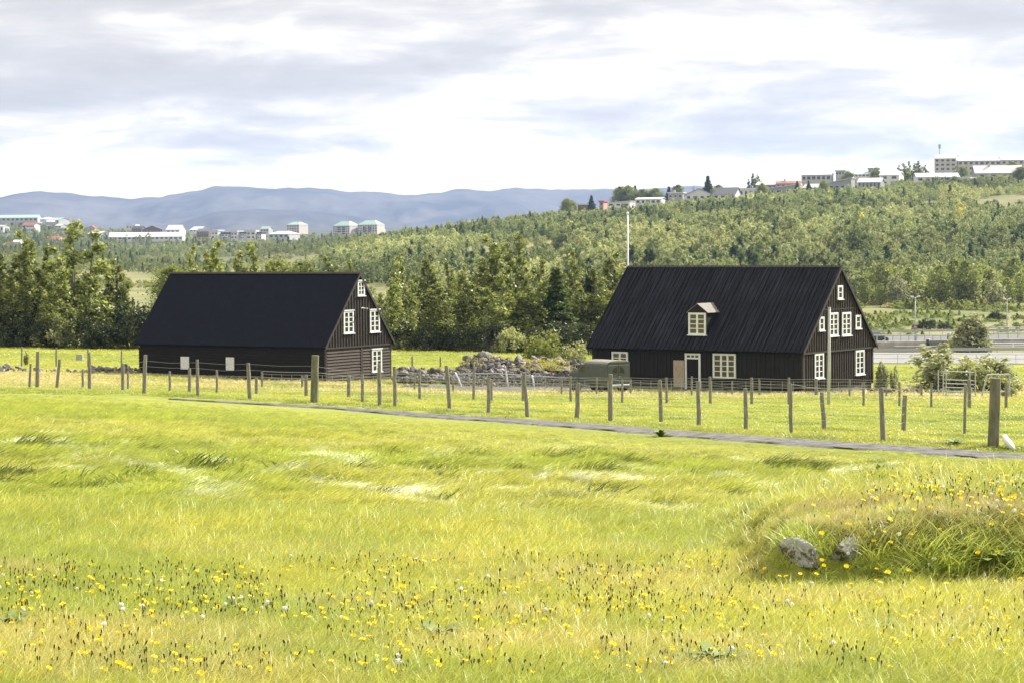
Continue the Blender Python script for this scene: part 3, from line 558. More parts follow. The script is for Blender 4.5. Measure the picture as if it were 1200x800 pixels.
hp = tag(rocks('rubble_heap', items, M['heap']), 'long heap of loose grey stones between the two dark houses', 'stone heap')
items = []
for i in range(210):
    px = R.choice([R.uniform(-60, 22), R.uniform(28, 162), R.uniform(100, 162)]); Y = R.uniform(149, 151.5); x = (px - 600) / F * Y; items.append(((x, Y, tz(x, Y) + R.uniform(0, .38 if px > 100 or px < 22 else .12)), R.choice([.12, .17, .24, .32])))
tag(rocks('low_stone_wall', items, M['heap']), 'low tumbled line of grey stones left of the navy-roofed house', 'stone wall')
items = []
for i in range(90):
    px = R.uniform(1020, 1130); Y = R.uniform(134, 137); x = (px - 600) / F * Y; items.append(((x, Y, tz(x, Y) + R.uniform(0, .28)), R.choice([.1, .14, .2])))
tag(rocks('low_stone_edge', items, M['heap']), 'low line of small dark stones right of the larger house', 'stone wall')
# fallen netting panel with two pale leaning stakes before the heap
pn = tag(empty('rubble_screen', pt(620, 455, 138.5)), 'low grey netting screen in front of the stone heap', 'screen'); o0 = pn.location
def P_(px, py, Y): return pt(px, py, Y) - o0
for k in range(5):
    b = MB(); b.tube([P_(534 + k * 1.5, 441 + k * 3, 138.8), P_(600, 442 + k * 3, 138.9), P_(704, 446 + k * 2.2, 138.8)], .012, 4); b.build('netting_wire', M['wire'], pn)
for ln in (((533, 438), (577, 437)), ((577, 437), (650, 441.5)), ((650, 441.5), (704, 444))): b = MB(); b.tube([P_(*ln[0], 139), P_(*ln[1], 139)], .035, 6); b.build('top_rail', M['metal'], pn)
for (x0, y0, x1, y1), l_ in zip(((534, 436.5, 542.5, 455), (592, 430, 596, 455), (697, 436, 706, 448), (624, 440, 626, 452)), range(4)):
    t = tag(empty('leaning_stake', pt(x1, y1 + 1, 138.2)), ['pale stake leaning left at the left end of the netting screen', 'taller pale stake with bent top at the middle of the netting screen', 'short pale stake beside the van at the right end of the screen', 'short white stake between bent-top stake and the van'][l_], 'stake'); b = MB(); a = pt(x0, y0, 138.2) - t.location; b.tube([(0, 0, -.1), a * .5, a, a + Vector((-.15, 0, .06))], .055, 7); o = b.build('stake_shaft', M['white'], t, True)
b = MB(); q = hit(488, 454.5, 120, 150); bd = tag(empty('timber_plank', q), 'bare pale plank lying on blocks beside the navy-roofed house', 'plank'); b.box(-.75, .75, -.12, .12, .14, .2); b.build('plank_board', M['wood_old'], bd); b = MB(); b.box(-.6, -.45, -.14, .14, -.1, .138); b.box(.45, .6, -.14, .14, -.1, .138); b.build('plank_block', M['wood_old'], bd)
# concrete block on the bank
q = hit(93.5, 422, 150, 205); b = MB(); b.box(-.25, .25, -.2, .2, -.1, .47); o = b.build('concrete_block', M['conc'], None, bevel=.02); o.location = q; tag(o, 'small pale concrete block standing on the green bank at far left', 'block')
# white round cover leaning by the thick end post
q = hit(1181, 526, 40, 60); cv = tag(empty('white_cover', q, .3), 'white rounded plastic cap lying against the thick right-hand fence post', 'cap'); b = MB(); nrm = Matrix.Rotation(math.radians(48), 4, 'Y') @ Matrix.Rotation(math.radians(30), 4, 'X')
b.tube([nrm @ Vector((0, 0, z)) + Vector((-.02, 0, .1)) for z in (0, .03, .07, .085)], [.16, .17, .16, .05], 20); b.build('cap_shell', M['white'], cv, True)
# metal hurdle crate among the bushes
q = hit(1124, 468, 100, 140); q = Vector(((1124 - 600) / F * 127, 127, tz((1124 - 600) / F * 127, 127))); rk = tag(empty('hurdle_rack', q, .12), 'grey metal pen of stacked hurdles standing before the bushes', 'metal rack')
for i, z in enumerate((.12, .33, .54, .75, .96, 1.42)): b = MB(); b.tube([(-.85, 0, z + .06), (.9, 0, z - .03)], .028, 6); b.build('rail', M['metal'], rk)
for x, y in ((-.88, 0), (-.72, 0), (.95, 0), (-.85, 1.), (.95, 1.)): b = MB(); b.tube([(x, y, -.1), (x, y, 1.5)], .035, 6); b.build('upright', M['metal'], rk)
b = MB(); b.tube([(1.3, 0, 0), (1.62, 0, 1.25)], .05, 6); b.tube([(1.62, 0, 1.25), (2.9, 0, 1.25)], .04, 6); b.tube([(2.9, 0, 1.25), (2.9, 0, -.1)], .05, 6); b.tube([(1.35, 0, .3), (2.9, 0, .3)], .03, 6); b.build('side_frame', M['metal'], rk)

# ---------------------------------------------------------------- roads on the right: walls, rails, lamps, bins, car
def thing_at(name, label, cat, px, Y, dz=0, rz=0, group=None):
    x = (px - 600) / F * Y; return tag(empty(name, (x, Y, tz(x, Y) + dz), rz), label, cat, group)
def rail(name, label, px0, px1, Y, zs, postn, h, r=.05, band=False, m='metal'):
    o = thing_at(name, label, 'railing', px0, Y); wdt = (px1 - px0) / F * Y; zr = [tz((px0 - 600) / F * Y + wdt * i / postn, Y) - o.location.z for i in range(postn + 1)]
    for z in zs:
        b = MB()
        if band: b.box(0, wdt, -.04, .04, min(zr) + z - .16, min(zr) + z + .16)
        else: b.tube([(0, 0, zr[0] + z), (wdt, 0, zr[-1] + z)], r, 6)
        b.build('rail', M[m], o)
    for i in range(postn + 1): b = MB(); b.tube([(wdt * i / postn, .06, -1), (wdt * i / postn, .06, (min(zr) if band else zr[0] + (zr[-1] - zr[0]) * i / postn) + h)], r * .9, 6); b.build('post', M[m], o)
    return o
def base_z(px, py, Y): return pt(px, py, Y).z
rail('guard_rail', 'long grey guard rail nearest to the larger house on the near road', 880, 1330, 246, [.75], 14, .9, band=True)
rail('road_railing', 'thin tube railing along the pale near road', 960, 1330, 219.5, [.5, .9], 8, .9, .03)
def wall_block(name, label, px0, px1, pyt, pyb, Y, dep, m):
    a = pt(px0, pyt, Y); c = pt(px1, pyb, Y); b = MB(); b.box(0, c.x - a.x, 0, dep, -2.5, a.z - c.z); o = b.build(name, M[m], None, bevel=.04); o.location = (a.x, Y, c.z); return tag(o, label, 'wall')
wall_block('concrete_wall', 'pale concrete retaining wall of the underpass, left of its darker part', 980, 1089, 400.5, 411, 262, .5, 'conc')
wall_block('dark_concrete_wall', 'dark end wall of the underpass beneath the bins', 1089.3, 1122, 399, 411.5, 262.6, .5, 'conc_dark')  # this stretch takes the darker concrete colour
wall_block('low_wall_slab', 'low dark slab in front of the pale retaining wall', 1049, 1100, 406, 411.8, 258, 1.5, 'conc_dark')
wall_block('kerb_wall', 'long low pale kerb wall behind the guard rail', 1000, 1159, 410.4, 413, 252, .8, 'conc')
wall_block('far_kerb', 'far low concrete kerb under the upper railing', 1120, 1330, 397.5, 401, 285, .8, 'conc')
rail('upper_railing', 'grey railing with many uprights above the pale retaining wall', 1000, 1122, 268, [1.0, 1.7], 13, 1.75, .07)
rail('bridge_railing', 'upper railing at far right on the footbridge', 1148, 1330, 300, [1.0, 1.75], 16, 1.8, .07)
rail('white_barrier', 'white-painted barrier frame at far right over the near road', 1159, 1330, 256, [.5, 1.1], 6, 1.15, .07, m='white')
rail('far_guard_rail', 'thin pale guard rail farthest away beyond the upper road', 880, 1330, 322, [.85], 30, .9, band=True)
def lamp(label, px, pyb, pyt, Y):
    a = pt(px, pyb, Y); t = pt(px, pyt, Y); h = t.z - a.z; o = tag(empty('street_lamp', a), label, 'street lamp', 'twin-headed street lamps by the road'); b = MB(); b.tube([(0, 0, -.5), (0, 0, h)], [.10, .06], 8); b.build('lamp_pole', M['metal'], o, True)
    b = MB(); b.tube([(-.35, 0, h - .05), (0, 0, h - .12), (.35, 0, h - .05)], .04, 6); b.build('lamp_arm', M['metal'], o)
    for s in (-1, 1): b = MB(); b.prism([(s * .2, -.13, h - .02), (s * .2, .13, h - .02), (s * .2, .13, h + .14), (s * .2, -.13, h + .14)], (s * .42, 0, .06)); b.build('lamp_head', M['white'], o, bevel=.04)
    return o
lamp('twin street lamp with a round sign on its pole, nearer the dark house', 1072.5, 400, 348.5, 290); lamp('twin street lamp standing farther right along the road', 1180, 388, 351, 340)
o = tag(empty('round_sign', pt(1072.5, 383.5, 289.8)), 'small round road sign with red rim fixed to the nearer street lamp', 'sign'); b = MB(); b.tube([(0, 0, 0), (0, -.03, 0)], .27, 20); b.build('rim', mat('red_rim', (.4, .05, .04), .5), o); b = MB(); b.tube([(0, -.031, 0), (0, -.045, 0)], .19, 20); b.build('face', mat('blue_face', (.25, .3, .45), .5), o)
for px, pyt, pyb, Y, l_ in ((1112, 390.5, 397, 271, 'dark litter bin on the wall, right of its twin'), (1087.5, 397, 403, 261, 'dark litter bin on the wall, left and nearer of the two')):
    a = pt(px, pyb, Y); h = pt(px, pyt, Y).z - a.z; o = tag(empty('litter_bin', a), l_, 'bin', 'litter bins on the underpass wall'); b = MB(); b.tube([(0, 0, -.8), (0, 0, 0), (0, 0, h * .85)], [.19, .2, .23], 14); b.build('bin_body', mat('bin_green', (.03, .05, .045), .5), o, True); b = MB(); b.tube([(0, 0, h * .86), (0, 0, h)], [.25, .2], 14); b.build('bin_lid', M['metal'], o)
def car():
    a = pt(1023.5, 402, 288); c = tag(empty('parked_car', a), 'dark teal car half hidden behind the larger house gable', 'car'); cm = mat('teal_paint', (.03, .06, .06), .25, spec=.6); L_ = 3.6
    b = MB(); b.prism([(-L_ / 2, -.8, .25), (-L_ / 2, -.8, .75), (-L_ * .32, -.8, .85), (L_ * .3, -.8, .88), (L_ / 2, -.8, .7), (L_ / 2, -.8, .25)], (0, 1.6, 0)); b.build('body', cm, c, bevel=.08)
    b = MB(); b.prism([(-L_ * .34, -.7, .84), (-L_ * .2, -.7, 1.32), (L_ * .2, -.7, 1.36), (L_ * .4, -.7, .86)], (0, 1.4, 0)); b.build('cabin', cm, c, bevel=.08)
    b = MB(); b.prism([(-L_ * .28, -.715, .9), (-L_ * .18, -.715, 1.25), (L_ * .17, -.715, 1.28), (L_ * .31, -.715, .9)], (0, .012, 0)); b.build('side_window', mat('pale_glass', (.25, .3, .3), .1, spec=.8), c)
    for x in (-1.1, 1.15):
        for y in (-.82, .64): b = MB(); b.tube([(x, y, .3), (x, y + .18, .3)], .31, 18); w = b.build('wheel', M['black'], c); b = MB(); b.tube([(x, y - .01, .3), (x, y + .19, .3)], .17, 12); b.build('rim', M['metal'], w)
car()

# ---------------------------------------------------------------- far buildings
WM = {k: mat('render_' + k, c, .8, c2, .4) for k, (c, c2) in dict(white=((.66, .66, .65), (.60, .60, .59)), cream=((.55, .50, .44), (.48, .44, .40)), pink=((.50, .30, .27), (.44, .27, .25)), grey=((.33, .34, .35), (.27, .28, .29)), brown=((.20, .14, .11), (.16, .11, .09)), pale=((.46, .46, .45), (.40, .41, .40)), beige=((.52, .48, .40), (.48, .44, .36))).items()}
RM = {k: mat('roofing_' + k, c, .6) for k, c in dict(white=(.60, .61, .62), grey=(.16, .16, .18), green=(.30, .42, .36), red=(.38, .12, .08), dark=(.07, .07, .08), blue=(.22, .27, .36), pale=(.5, .52, .52), rust=(.30, .14, .10)).items()}
def far_house(name, label, px0, px1, pyb, pye, pyr, Y, wall, roof, cols, rows, kind='gable', dep=9, cat='house', winh=.45, group=None, chim=False):
    a = pt(px0, pyb, Y); c = pt(px1, pyb, Y); w = c.x - a.x; rz = 0 if kind == 'front' or (px1 - px0) > 45 else -R.uniform(.2, .55); he = pt((px0 + px1) / 2, pye, Y).z - (a.z + c.z) / 2; hr = pt((px0 + px1) / 2, pyr, Y).z - (a.z + c.z) / 2
    o = tag(empty(name, ((a.x + c.x) / 2, Y, (a.z + c.z) / 2), rz), label, cat, group); w = w * (1 - .35 * abs(rz)); h2 = w / 2
    b = MB(); b.box(-h2, h2, 0, dep, -6 if px0 > 600 else -1.5, he); b.build('wall', WM[wall], o)
    b = MB(); e = .4
    if kind == 'gable':   # ridge runs left-right
        b.prism([(-h2 - e, -e, he - .1), (-h2 - e, dep / 2, hr), (-h2 - e, dep + e, he - .1), (-h2 - e, dep / 2, hr - .35)], (w + 2 * e, 0, 0)); rf = b.build('roof', RM[roof], o)
        b = MB(); b.prism([(-h2, 0.02, he), (-h2, dep / 2, hr - .4), (-h2, dep - .02, he)], (w, 0, 0)); b.build('gable_end', WM[wall], o)
    elif kind == 'front':  # gable towards the viewer
        b.prism([(-h2 - e, -e, he - .1), (0, -e, hr), (h2 + e, -e, he - .1), (h2 + e, -e, he + .15), (0, -e, hr + .3), (-h2 - e, -e, he + .15)], (0, dep + 2 * e, 0)); rf = b.build('roof', RM[roof], o)
        b = MB(); b.prism([(-h2, 0.01, he), (0, 0.01, hr), (h2, 0.01, he)], (0, dep - .02, 0)); b.build('gable_end', WM[wall], o)
    elif kind == 'shed':   # single slope falling to the left
        b.prism([(-h2 - e, -e, he), (h2 + e, -e, hr), (h2 + e, -e, hr + .3), (-h2 - e, -e, he + .3)], (0, dep + 2 * e, 0)); rf = b.build('roof', RM[roof], o); b = MB(); b.prism([(-h2, .01, he), (h2, .01, he), (h2, .01, hr)], (0, dep - .02, 0)); b.build('gable_end', WM[wall], o)
    elif kind == 'hip':
        b.add([(-h2 - e, -e, he), (h2 + e, -e, he), (h2 + e, dep + e, he), (-h2 - e, dep + e, he), (-h2 * .45, dep * .4, hr), (h2 * .45, dep * .4, hr), (h2 * .45, dep * .6, hr), (-h2 * .45, dep * .6, hr)], [(0, 1, 5, 4), (1, 2, 6, 5), (2, 3, 7, 6), (3, 0, 4, 7), (4, 5, 6, 7), (3, 2, 1, 0)]); rf = b.build('roof', RM[roof], o)
    else: b.box(-h2 - e, h2 + e, -e, dep + e, he, max(hr, he + .3)); rf = b.build('roof', RM[roof], o)
    if chim: b = MB(); b.box(-h2 * .35 - .5, -h2 * .35 + .5, dep * .4, dep * .5, he, hr + 1.2); b.build('chimney', WM['pale'], rf)
    cw = w / max(cols, 1); rh = he / max(rows, 1)
    for r_ in range(rows):
        for k in range(cols):
            x = -h2 + cw * (k + .5); z = rh * r_ + rh * .3; ww = cw * R.uniform(.22, .33); b = MB(); b.box(x - ww, x + ww, -.06, .1, z, z + rh * winh); wo = b.build('window', WM['white'] if wall not in ('white', 'pale') else M['farglass'], o)
            if cols * rows <= 12: b = MB(); b.box(x - ww * .88, x + ww * .88, -.09, -.061, z + rh * .04, z + rh * (winh - .04)); b.build('pane', M['farglass'], wo)
            else: wo.data.materials[0] = M['farglass']
    return o
FH = far_house
G1 = 'houses along the top of the wooded hill'
# right-hand crest
FH('bungalow', 'long low white bungalow at the left start of the hilltop row', 742, 777, 240, 233.5, 231.5, 1180, 'white', 'white', 5, 1, 'gable', group=G1)
FH('bungalow', 'small low bungalow with reddish wall left of the dark conifer, hilltop', 676, 690, 244, 240.5, 239, 1150, 'brown', 'pale', 2, 1, 'flat', group=G1)
FH('bungalow', 'flat white garage roof left of the long low bungalow', 708, 741, 242.5, 238.3, 236.5, 1200, 'white', 'white', 3, 1, 'shed', group=G1)
FH('chimney_house', 'tiny red brick chimney house among trees left of the white bungalows', 702, 707.5, 242, 237, 235.5, 1160, 'pink', 'red', 1, 1, 'flat', group=G1)
FH('house', 'grey-green boxy house with white tower left of the blue-grey roofed house', 782, 801, 234, 226.8, 225.5, 1200, 'grey', 'pale', 3, 1, 'flat', chim=True, group=G1)
FH('house', 'white house with blue-grey sloping roof and white gable on the hill', 803, 835, 235, 228.5, 221.5, 1170, 'white', 'blue', 4, 1, 'front', chim=True, group=G1)
FH('house', 'white house under a wide dark grey slanting roof on the hill', 830, 865, 234, 228, 219.8, 1140, 'white', 'grey', 3, 1, 'gable', group=G1)
FH('house', 'white flat-roofed house with square windows right of the dark slanting roof', 863, 897, 230, 222.5, 220.5, 1180, 'white', 'white', 5, 1, 'flat', group=G1)
FH('house', 'long white-roofed house higher behind the flat-roofed house', 884, 912, 222, 216.5, 213.6, 1300, 'grey', 'white', 5, 1, 'gable', group=G1)
FH('house', 'grey stone-walled house with pale double roof above the woods', 897, 938, 228, 221.5, 216.5, 1150, 'grey', 'white', 4, 1, 'shed', group=G1)
FH('house', 'dark-fronted house with wide pale roof at the left of the balconies', 938, 962, 228.5, 220, 215.5, 1150, 'grey', 'pale', 4, 1, 'gable', group=G1)
FH('house', 'house with long dull red roof edge behind the stone-walled house', 908, 940, 220, 215, 212.2, 1290, 'pink', 'rust', 5, 1, 'gable', chim=True, group=G1)
FH('house', 'pale two-storey house at the skyline behind the red-edged roof', 937, 976, 213, 205, 202.4, 1400, 'pale', 'pale', 6, 1, 'gable', group=G1)
FH('house', 'grey house with dark balconies and white party wall on the hilltop', 962, 1000, 229, 216, 209.5, 1140, 'grey', 'pale', 5, 2, 'shed', group=G1)
FH('house', 'small flat dark-windowed house on the skyline left of the bare gap', 978, 991, 206, 201.2, 199.8, 1400, 'pale', 'green', 3, 1, 'flat', group=G1)
FH('house', 'low white roof seen behind the tree in the gap of the skyline', 1000, 1020, 208, 204.3, 201.3, 1400, 'white', 'white', 4, 1, 'gable', group=G1)
FH('house', 'tiny boxy grey upper storey on the skyline beside a dark tree', 1017, 1030, 203, 198.6, 197.2, 1400, 'pale', 'grey', 3, 1, 'flat', group=G1)
FH('house', 'white house with bright roof over a dark glazed front above the woods', 1003, 1034, 222.5, 213.5, 208.5, 1130, 'grey', 'white', 6, 1, 'gable', winh=.62, group=G1)
FH('house', 'tall plain white gabled house next to the dark glazed front', 1028, 1056, 218, 205.3, 201, 1200, 'white', 'white', 2, 2, 'gable', group=G1)
FH('villa', 'white two-storey villa with shallow pale roof before the apartment block', 1074.5, 1124, 220, 207.5, 202.5, 1130, 'white', 'pale', 6, 2, 'gable', dep=10, group=G1)
FH('garage', 'low white garage attached right of the two-storey villa', 1124.5, 1138, 213, 209.6, 208, 1130, 'white', 'white', 1, 1, 'flat', cat='garage', group=G1)
FH('apartment_block', 'tallest beige apartment block at the left of the hilltop terrace', 1093.5, 1122, 206, 186, 180.5, 1650, 'beige', 'pale', 4, 4, 'gable', cat='apartment block', dep=12)
FH('apartment_block', 'middle beige apartment block with long pale roof on the hilltop', 1122.3, 1173, 207, 188.5, 183.5, 1650, 'beige', 'pale', 8, 3, 'gable', cat='apartment block', dep=12)
FH('apartment_block', 'rightmost beige apartment block running out of the picture', 1173.4, 1240, 206, 187.6, 182.3, 1650, 'beige', 'pale', 10, 3, 'gable', cat='apartment block', dep=12)
FH('house', 'green-grey house with big pale slanting roof below the apartment blocks', 1143, 1199, 210, 203, 193.8, 1180, 'grey', 'white', 4, 1, 'gable', dep=10, chim=True, group=G1)
b = MB(); b.tube([(0, 0, 0), (0, 0, 5)], .25, 6); b.box(-.8, .8, -.3, .3, 4, 7); o = b.build('roof_mast', M['metal']); o.location = pt(1101, 181, 1655); tag(o, 'thin mast with box on top of the tallest beige apartment block', 'mast')
# left-hand suburb
G2 = 'suburb houses at far left in the valley'
FH('school_hall', 'very long hall with pale green roof at the far left skyline', -30, 44, 260, 255.5, 252, 2500, 'pale', 'green', 14, 1, 'gable', cat='hall', dep=25)
FH('green_hall', 'shorter hall with pale green roof right of the white dome roof', 49, 72, 262, 258.2, 255.3, 2450, 'pale', 'green', 6, 1, 'gable', cat='hall', dep=20)
FH('dome_hall', 'bright white rounded roof between the two green-roofed halls', 45, 56, 258.8, 257.3, 254.8, 2400, 'white', 'white', 1, 1, 'hip', cat='hall', dep=15)
FH('house', 'white two-storey house with orange-red roof under the long green-roofed hall', 22, 44, 272, 263.8, 261.2, 2200, 'white', 'red', 6, 2, 'gable', group=G2)
FH('house', 'white house with blue windows cut by the left picture edge', -14, 8, 272, 265.5, 264, 2200, 'white', 'pale', 4, 1, 'gable', group=G2)
FH('house', 'low house with pale blue-grey roof left of the orange-roofed pair', 6, 21, 281, 278, 273.6, 2000, 'pale', 'blue', 3, 1, 'gable', group=G2)
FH('house', 'white flat roof just above the pink house at far left', 13, 23, 287, 283.8, 281.2, 1800, 'white', 'white', 2, 1, 'gable', group=G2)
FH('house', 'pink house with dull red roof lowest at the far left', 0, 21, 294, 287.5, 284.3, 1700, 'pink', 'rust', 4, 1, 'gable', group=G2)
FH('house', 'white house with red roof partly behind the tall left tree', 50, 72, 285, 280.2, 277.3, 1900, 'white', 'red', 4, 1, 'gable', group=G2)
FH('house', 'low white-roofed house under the shorter green-roofed hall', 63, 73, 267, 264.6, 262.8, 2300, 'pale', 'white', 2, 1, 'gable', group=G2)
FH('house', 'grey-roofed row house left of the tall left tree top', 60, 75, 277, 274, 271.5, 2050, 'brown', 'grey', 3, 1, 'gable', group=G2)
FH('red_house', 'tiny dark red house right of the tall left tree top', 104, 111, 270, 267.6, 265, 2300, 'pink', 'red', 2, 1, 'front', group=G2)
FH('depot', 'wide low grey shed beside the top of the tall left tree', 99, 121, 283, 274, 271, 1900, 'grey', 'pale', 3, 1, 'gable', cat='shed', dep=14)
FH('row_house', 'very long white-roofed building stretched above the shrubs', 127, 214, 281.5, 277.6, 272.3, 1900, 'white', 'white', 16, 1, 'gable', cat='building', dep=16)
FH('house', 'brown-roofed house behind the left part of the long white roof', 153, 167, 272, 268.2, 265.3, 2200, 'brown', 'dark', 3, 1, 'gable', group=G2)
FH('house', 'house with dark arched gable behind the long white roof', 167, 190, 273, 269.5, 265, 2150, 'brown', 'grey', 3, 1, 'front', group=G2)
FH('house', 'white flat-topped house behind the brown-roofed house', 146, 160, 268, 265, 263.3, 2500, 'white', 'white', 3, 1, 'flat', group=G2)
FH('house', 'big bright white sloping roof at the right end of the long building', 193, 212, 274, 269.5, 263.8, 2100, 'white', 'white', 3, 1, 'gable', dep=14, group=G2)
FH('house', 'bright white roofed house with dark trees on both sides', 219, 237, 272, 269.6, 265.7, 2150, 'white', 'white', 3, 1, 'gable', dep=14, group=G2)
FH('house', 'grey-brown roofed house left of the white row houses', 229, 246, 276, 271.5, 268, 2050, 'brown', 'grey', 3, 1, 'gable', group=G2)
for k, (a, c, t) in enumerate(((246, 257, 269.5), (258.5, 268, 272.5), (269, 279.5, 270.5), (280.5, 287.5, 272), (288, 300, 270), (301, 307, 272.2))):
    FH('row_house', 'stepped white row house with dark windows, number %s from the left' % ['one', 'two', 'three', 'four', 'five', 'six'][k] if False else ['leftmost stepped white row house, beside the grey-brown roof', 'low white row house with dark roof edge, right of the leftmost', 'taller white row house left of the middle of the stepped row', 'narrow low white row house at the middle of the stepped row', 'widest white row house near the right of the stepped row', 'last low white row house at the right end of the stepped row'][k], a, c, 280.5, t + 2, t, 1950, 'white', 'dark' if k % 2 else 'pale', 2, 2, 'flat', group='stepped white row houses')
FH('green_house', 'building with pale green curved roof left of the wide white hall', 304, 316, 272, 268.5, 265.5, 2200, 'pale', 'green', 3, 1, 'gable', group=G2)
FH('sports_hall', 'wide bright hall with curved white roof right of the row houses', 312, 341, 279.5, 274.5, 271, 1900, 'pale', 'white', 4, 1, 'hip', cat='hall', dep=22)
FH('apartment_tower', 'low apartment tower with pale green hipped roof, leftmost of three', 333.5, 353, 273, 263.7, 260.2, 2500, 'cream', 'green', 5, 3, 'hip', cat='apartment tower', dep=20)
for px0, px1, t, l_ in ((386.5, 413.5, 0, 'middle apartment tower with green hipped roof and dark balconies'), (416.5, 444.5, -1.2, 'rightmost and tallest apartment tower with green hipped roof')):
    o = FH('apartment_tower', l_, px0, px1, 281, 264.8 + t, 259.5 + t, 2500, 'cream', 'green', 8, 6, 'hip', cat='apartment tower', dep=22)
    wd = (px1 - px0) / F * 2500
    for r_ in range(6):
        for x in (-.12, .12): b = MB(); b.box(x * wd - 1.3, x * wd + 1.3, -1.2, .05, 1 + r_ * 2.35, 2.0 + r_ * 2.35); b.build('balcony', RM['dark'], o)
FH('dome', 'small bright dome just right of the tallest tower', 444.8, 450, 271.5, 270, 268.2, 2600, 'cream', 'white', 1, 1, 'hip', cat='dome', dep=5)

# ---------------------------------------------------------------- vegetation
LM = dict(osier=leafmat('osier_leaf', (.25, .28, .18), (.50, .52, .41), .48, .5, .35), poplar=leafmat('poplar_leaf', (.08, .11, .035), (.38, .42, .17), .46, .42, .4), birch=leafmat('birch_leaf', (.17, .22, .08), (.31, .34, .14), .45, .5, .3),
          spruce=leafmat('spruce_needle', (.045, .075, .03), (.13, .17, .07), .3, .6, .2), willow=leafmat('willow_leaf', (.20, .23, .11), (.44, .46, .28), .45, .5, .35), dark=leafmat('dark_bush_leaf', (.03, .045, .018), (.07, .085, .035), .3, .45, .4), bright=leafmat('bright_bush_leaf', (.15, .19, .05), (.26, .28, .09), .4, .45, .3))
def leaves(clumps, size, seed):
    """clumps: (cx,cy,cz,rx,rz,n): leaf blades filling each clump's volume, looser outwards"""
    r = np.random.default_rng(seed); C = []
    for cx, cy, cz, rx, rz, n in clumps:
        d = r.normal(size=(n, 3)); d /= np.linalg.norm(d, axis=1)[:, None]; rad = r.random(n) ** .45 * (1 + .25 * r.normal(size=n)); C.append(np.array([cx, cy, cz]) + d * rad[:, None] * np.array([rx, rx, rz]))
    C = np.concatenate(C); n = len(C); u = r.normal(size=(n, 3)); u /= np.linalg.norm(u, axis=1)[:, None]; v = np.cross(u, r.normal(size=(n, 3))); v /= np.linalg.norm(v, axis=1)[:, None]; s = (size * r.uniform(.6, 1.4, n))[:, None]
    V = np.stack([C - u * s * .6, C + v * s * .32, C + u * s * .6, C - v * s * .32], 1).reshape(-1, 3); return V, np.arange(4 * n).reshape(-1, 4)
def tree_meshes(kind, H, seed, nleaf, size):
    r = random.Random(seed); cl = []; limbs = MB(); W = H * dict(poplar=.17, spruce=.19, birch=.28, willow=.55, dark=.6, bright=.55, osier=.3)[kind]
    if kind in ('poplar', 'birch', 'spruce', 'osier'):
        lean = r.uniform(-.03, .03) * H; tr = [(0, 0, -.3), (lean * .3, 0, H * .3), (lean * .7, r.uniform(-.1, .1), H * .65), (lean, 0, H * .97)]; limbs.tube(tr, [H * .018, H * .013, H * .008, .01], 7)
        nl = 46 if kind != 'spruce' else 60
        if kind in ('poplar', 'osier'):      # several upright leaders of unequal height, ragged tops
            for q in range(r.choice((4, 5, 6))):
                a0 = q * 1.9 + r.uniform(-.5, .5); off = W * (0 if q == 0 else r.uniform(.35, .85)); hq = H * (1 if q == 0 else r.uniform(.6, .93)); bx_, by_ = math.cos(a0) * off, math.sin(a0) * off
                limbs.tube([(0, 0, H * .06), (bx_ * .7, by_ * .7, hq * .35), (bx_, by_, hq * .97)], [H * .009, H * .007, .008], 5, False); m_ = 15
                for j in range(m_):
                    t = (j + r.random()) / m_; zc = hq * (.10 + .89 * t); rr = W * (.98 - .68 * t) * r.uniform(.45, 1.2); a = r.uniform(0, 6.28); e = rr * .6
                    if r.random() < .12: continue
                    cl.append((bx_ * min(1, t * 1.6) + math.cos(a) * e, by_ * min(1, t * 1.6) + math.sin(a) * e, zc, max(.2, rr * .62), max(.35, rr * .8), int(nleaf / 60 * (1.25 - .75 * t))))
            nl = 0
        for i in range(nl):
            t = (i + r.random()) / nl; z = H * (.10 + .88 * t); a = i * 2.4 + r.uniform(-.5, .5)
            if kind == 'spruce': rad = W * (1.02 - t) * r.uniform(.75, 1.1)
            elif kind in ('poplar', 'osier'): rad = W * (math.sin(math.pi * min(1, (.12 + t * .9)) ** .8)) ** .8 * r.uniform(.55, 1.25) * (1 if t < .8 else .75)
            else: rad = W * math.sin(math.pi * (.12 + .83 * t)) * r.uniform(.55, 1.2)
            up = dict(poplar=.9, osier=.9, birch=.5, spruce=-.15)[kind]; x, y = math.cos(a) * rad, math.sin(a) * rad
            cx = lean * t + x * .7; cy = y * .7; cz = min(z + up * rad * .7, H * .99); limbs.tube([(lean * t, 0, z), (cx, cy, cz)], [H * .005 * (1.2 - t), .008], 4, False)
            k = max(.3, rad * .55 + H * .018); cl.append((cx, cy, cz, k * .85, k * (1.15 if kind == 'poplar' else .7 if kind != 'spruce' else .4), max(8, int(nleaf / nl * (.4 + 1.2 * (1 - abs(t - .4)))))))
    else:
        for i in range(34):
            a = r.uniform(0, 6.28); q = r.random() ** .5; x, y = math.cos(a) * q * W, math.sin(a) * q * W; z = H * (.18 + .74 * (1 - q * q) * r.uniform(.5, 1)); limbs.tube([(x * .2, y * .2, -.1), (x * .7, y * .7, z * .6), (x, y, z)], [.03, .02, .008], 4, False); cl.append((x, y, z, H * .16, H * .17, nleaf // 34))
    return cl, limbs
def proto(kind, H, seed, nleaf, size):
    cl, limbs = tree_meshes(kind, H, seed, nleaf, size); V, Fc = leaves(cl, size, seed); return npmesh(kind + '_crown', V, Fc, LM[kind]), limbs
PR = {}
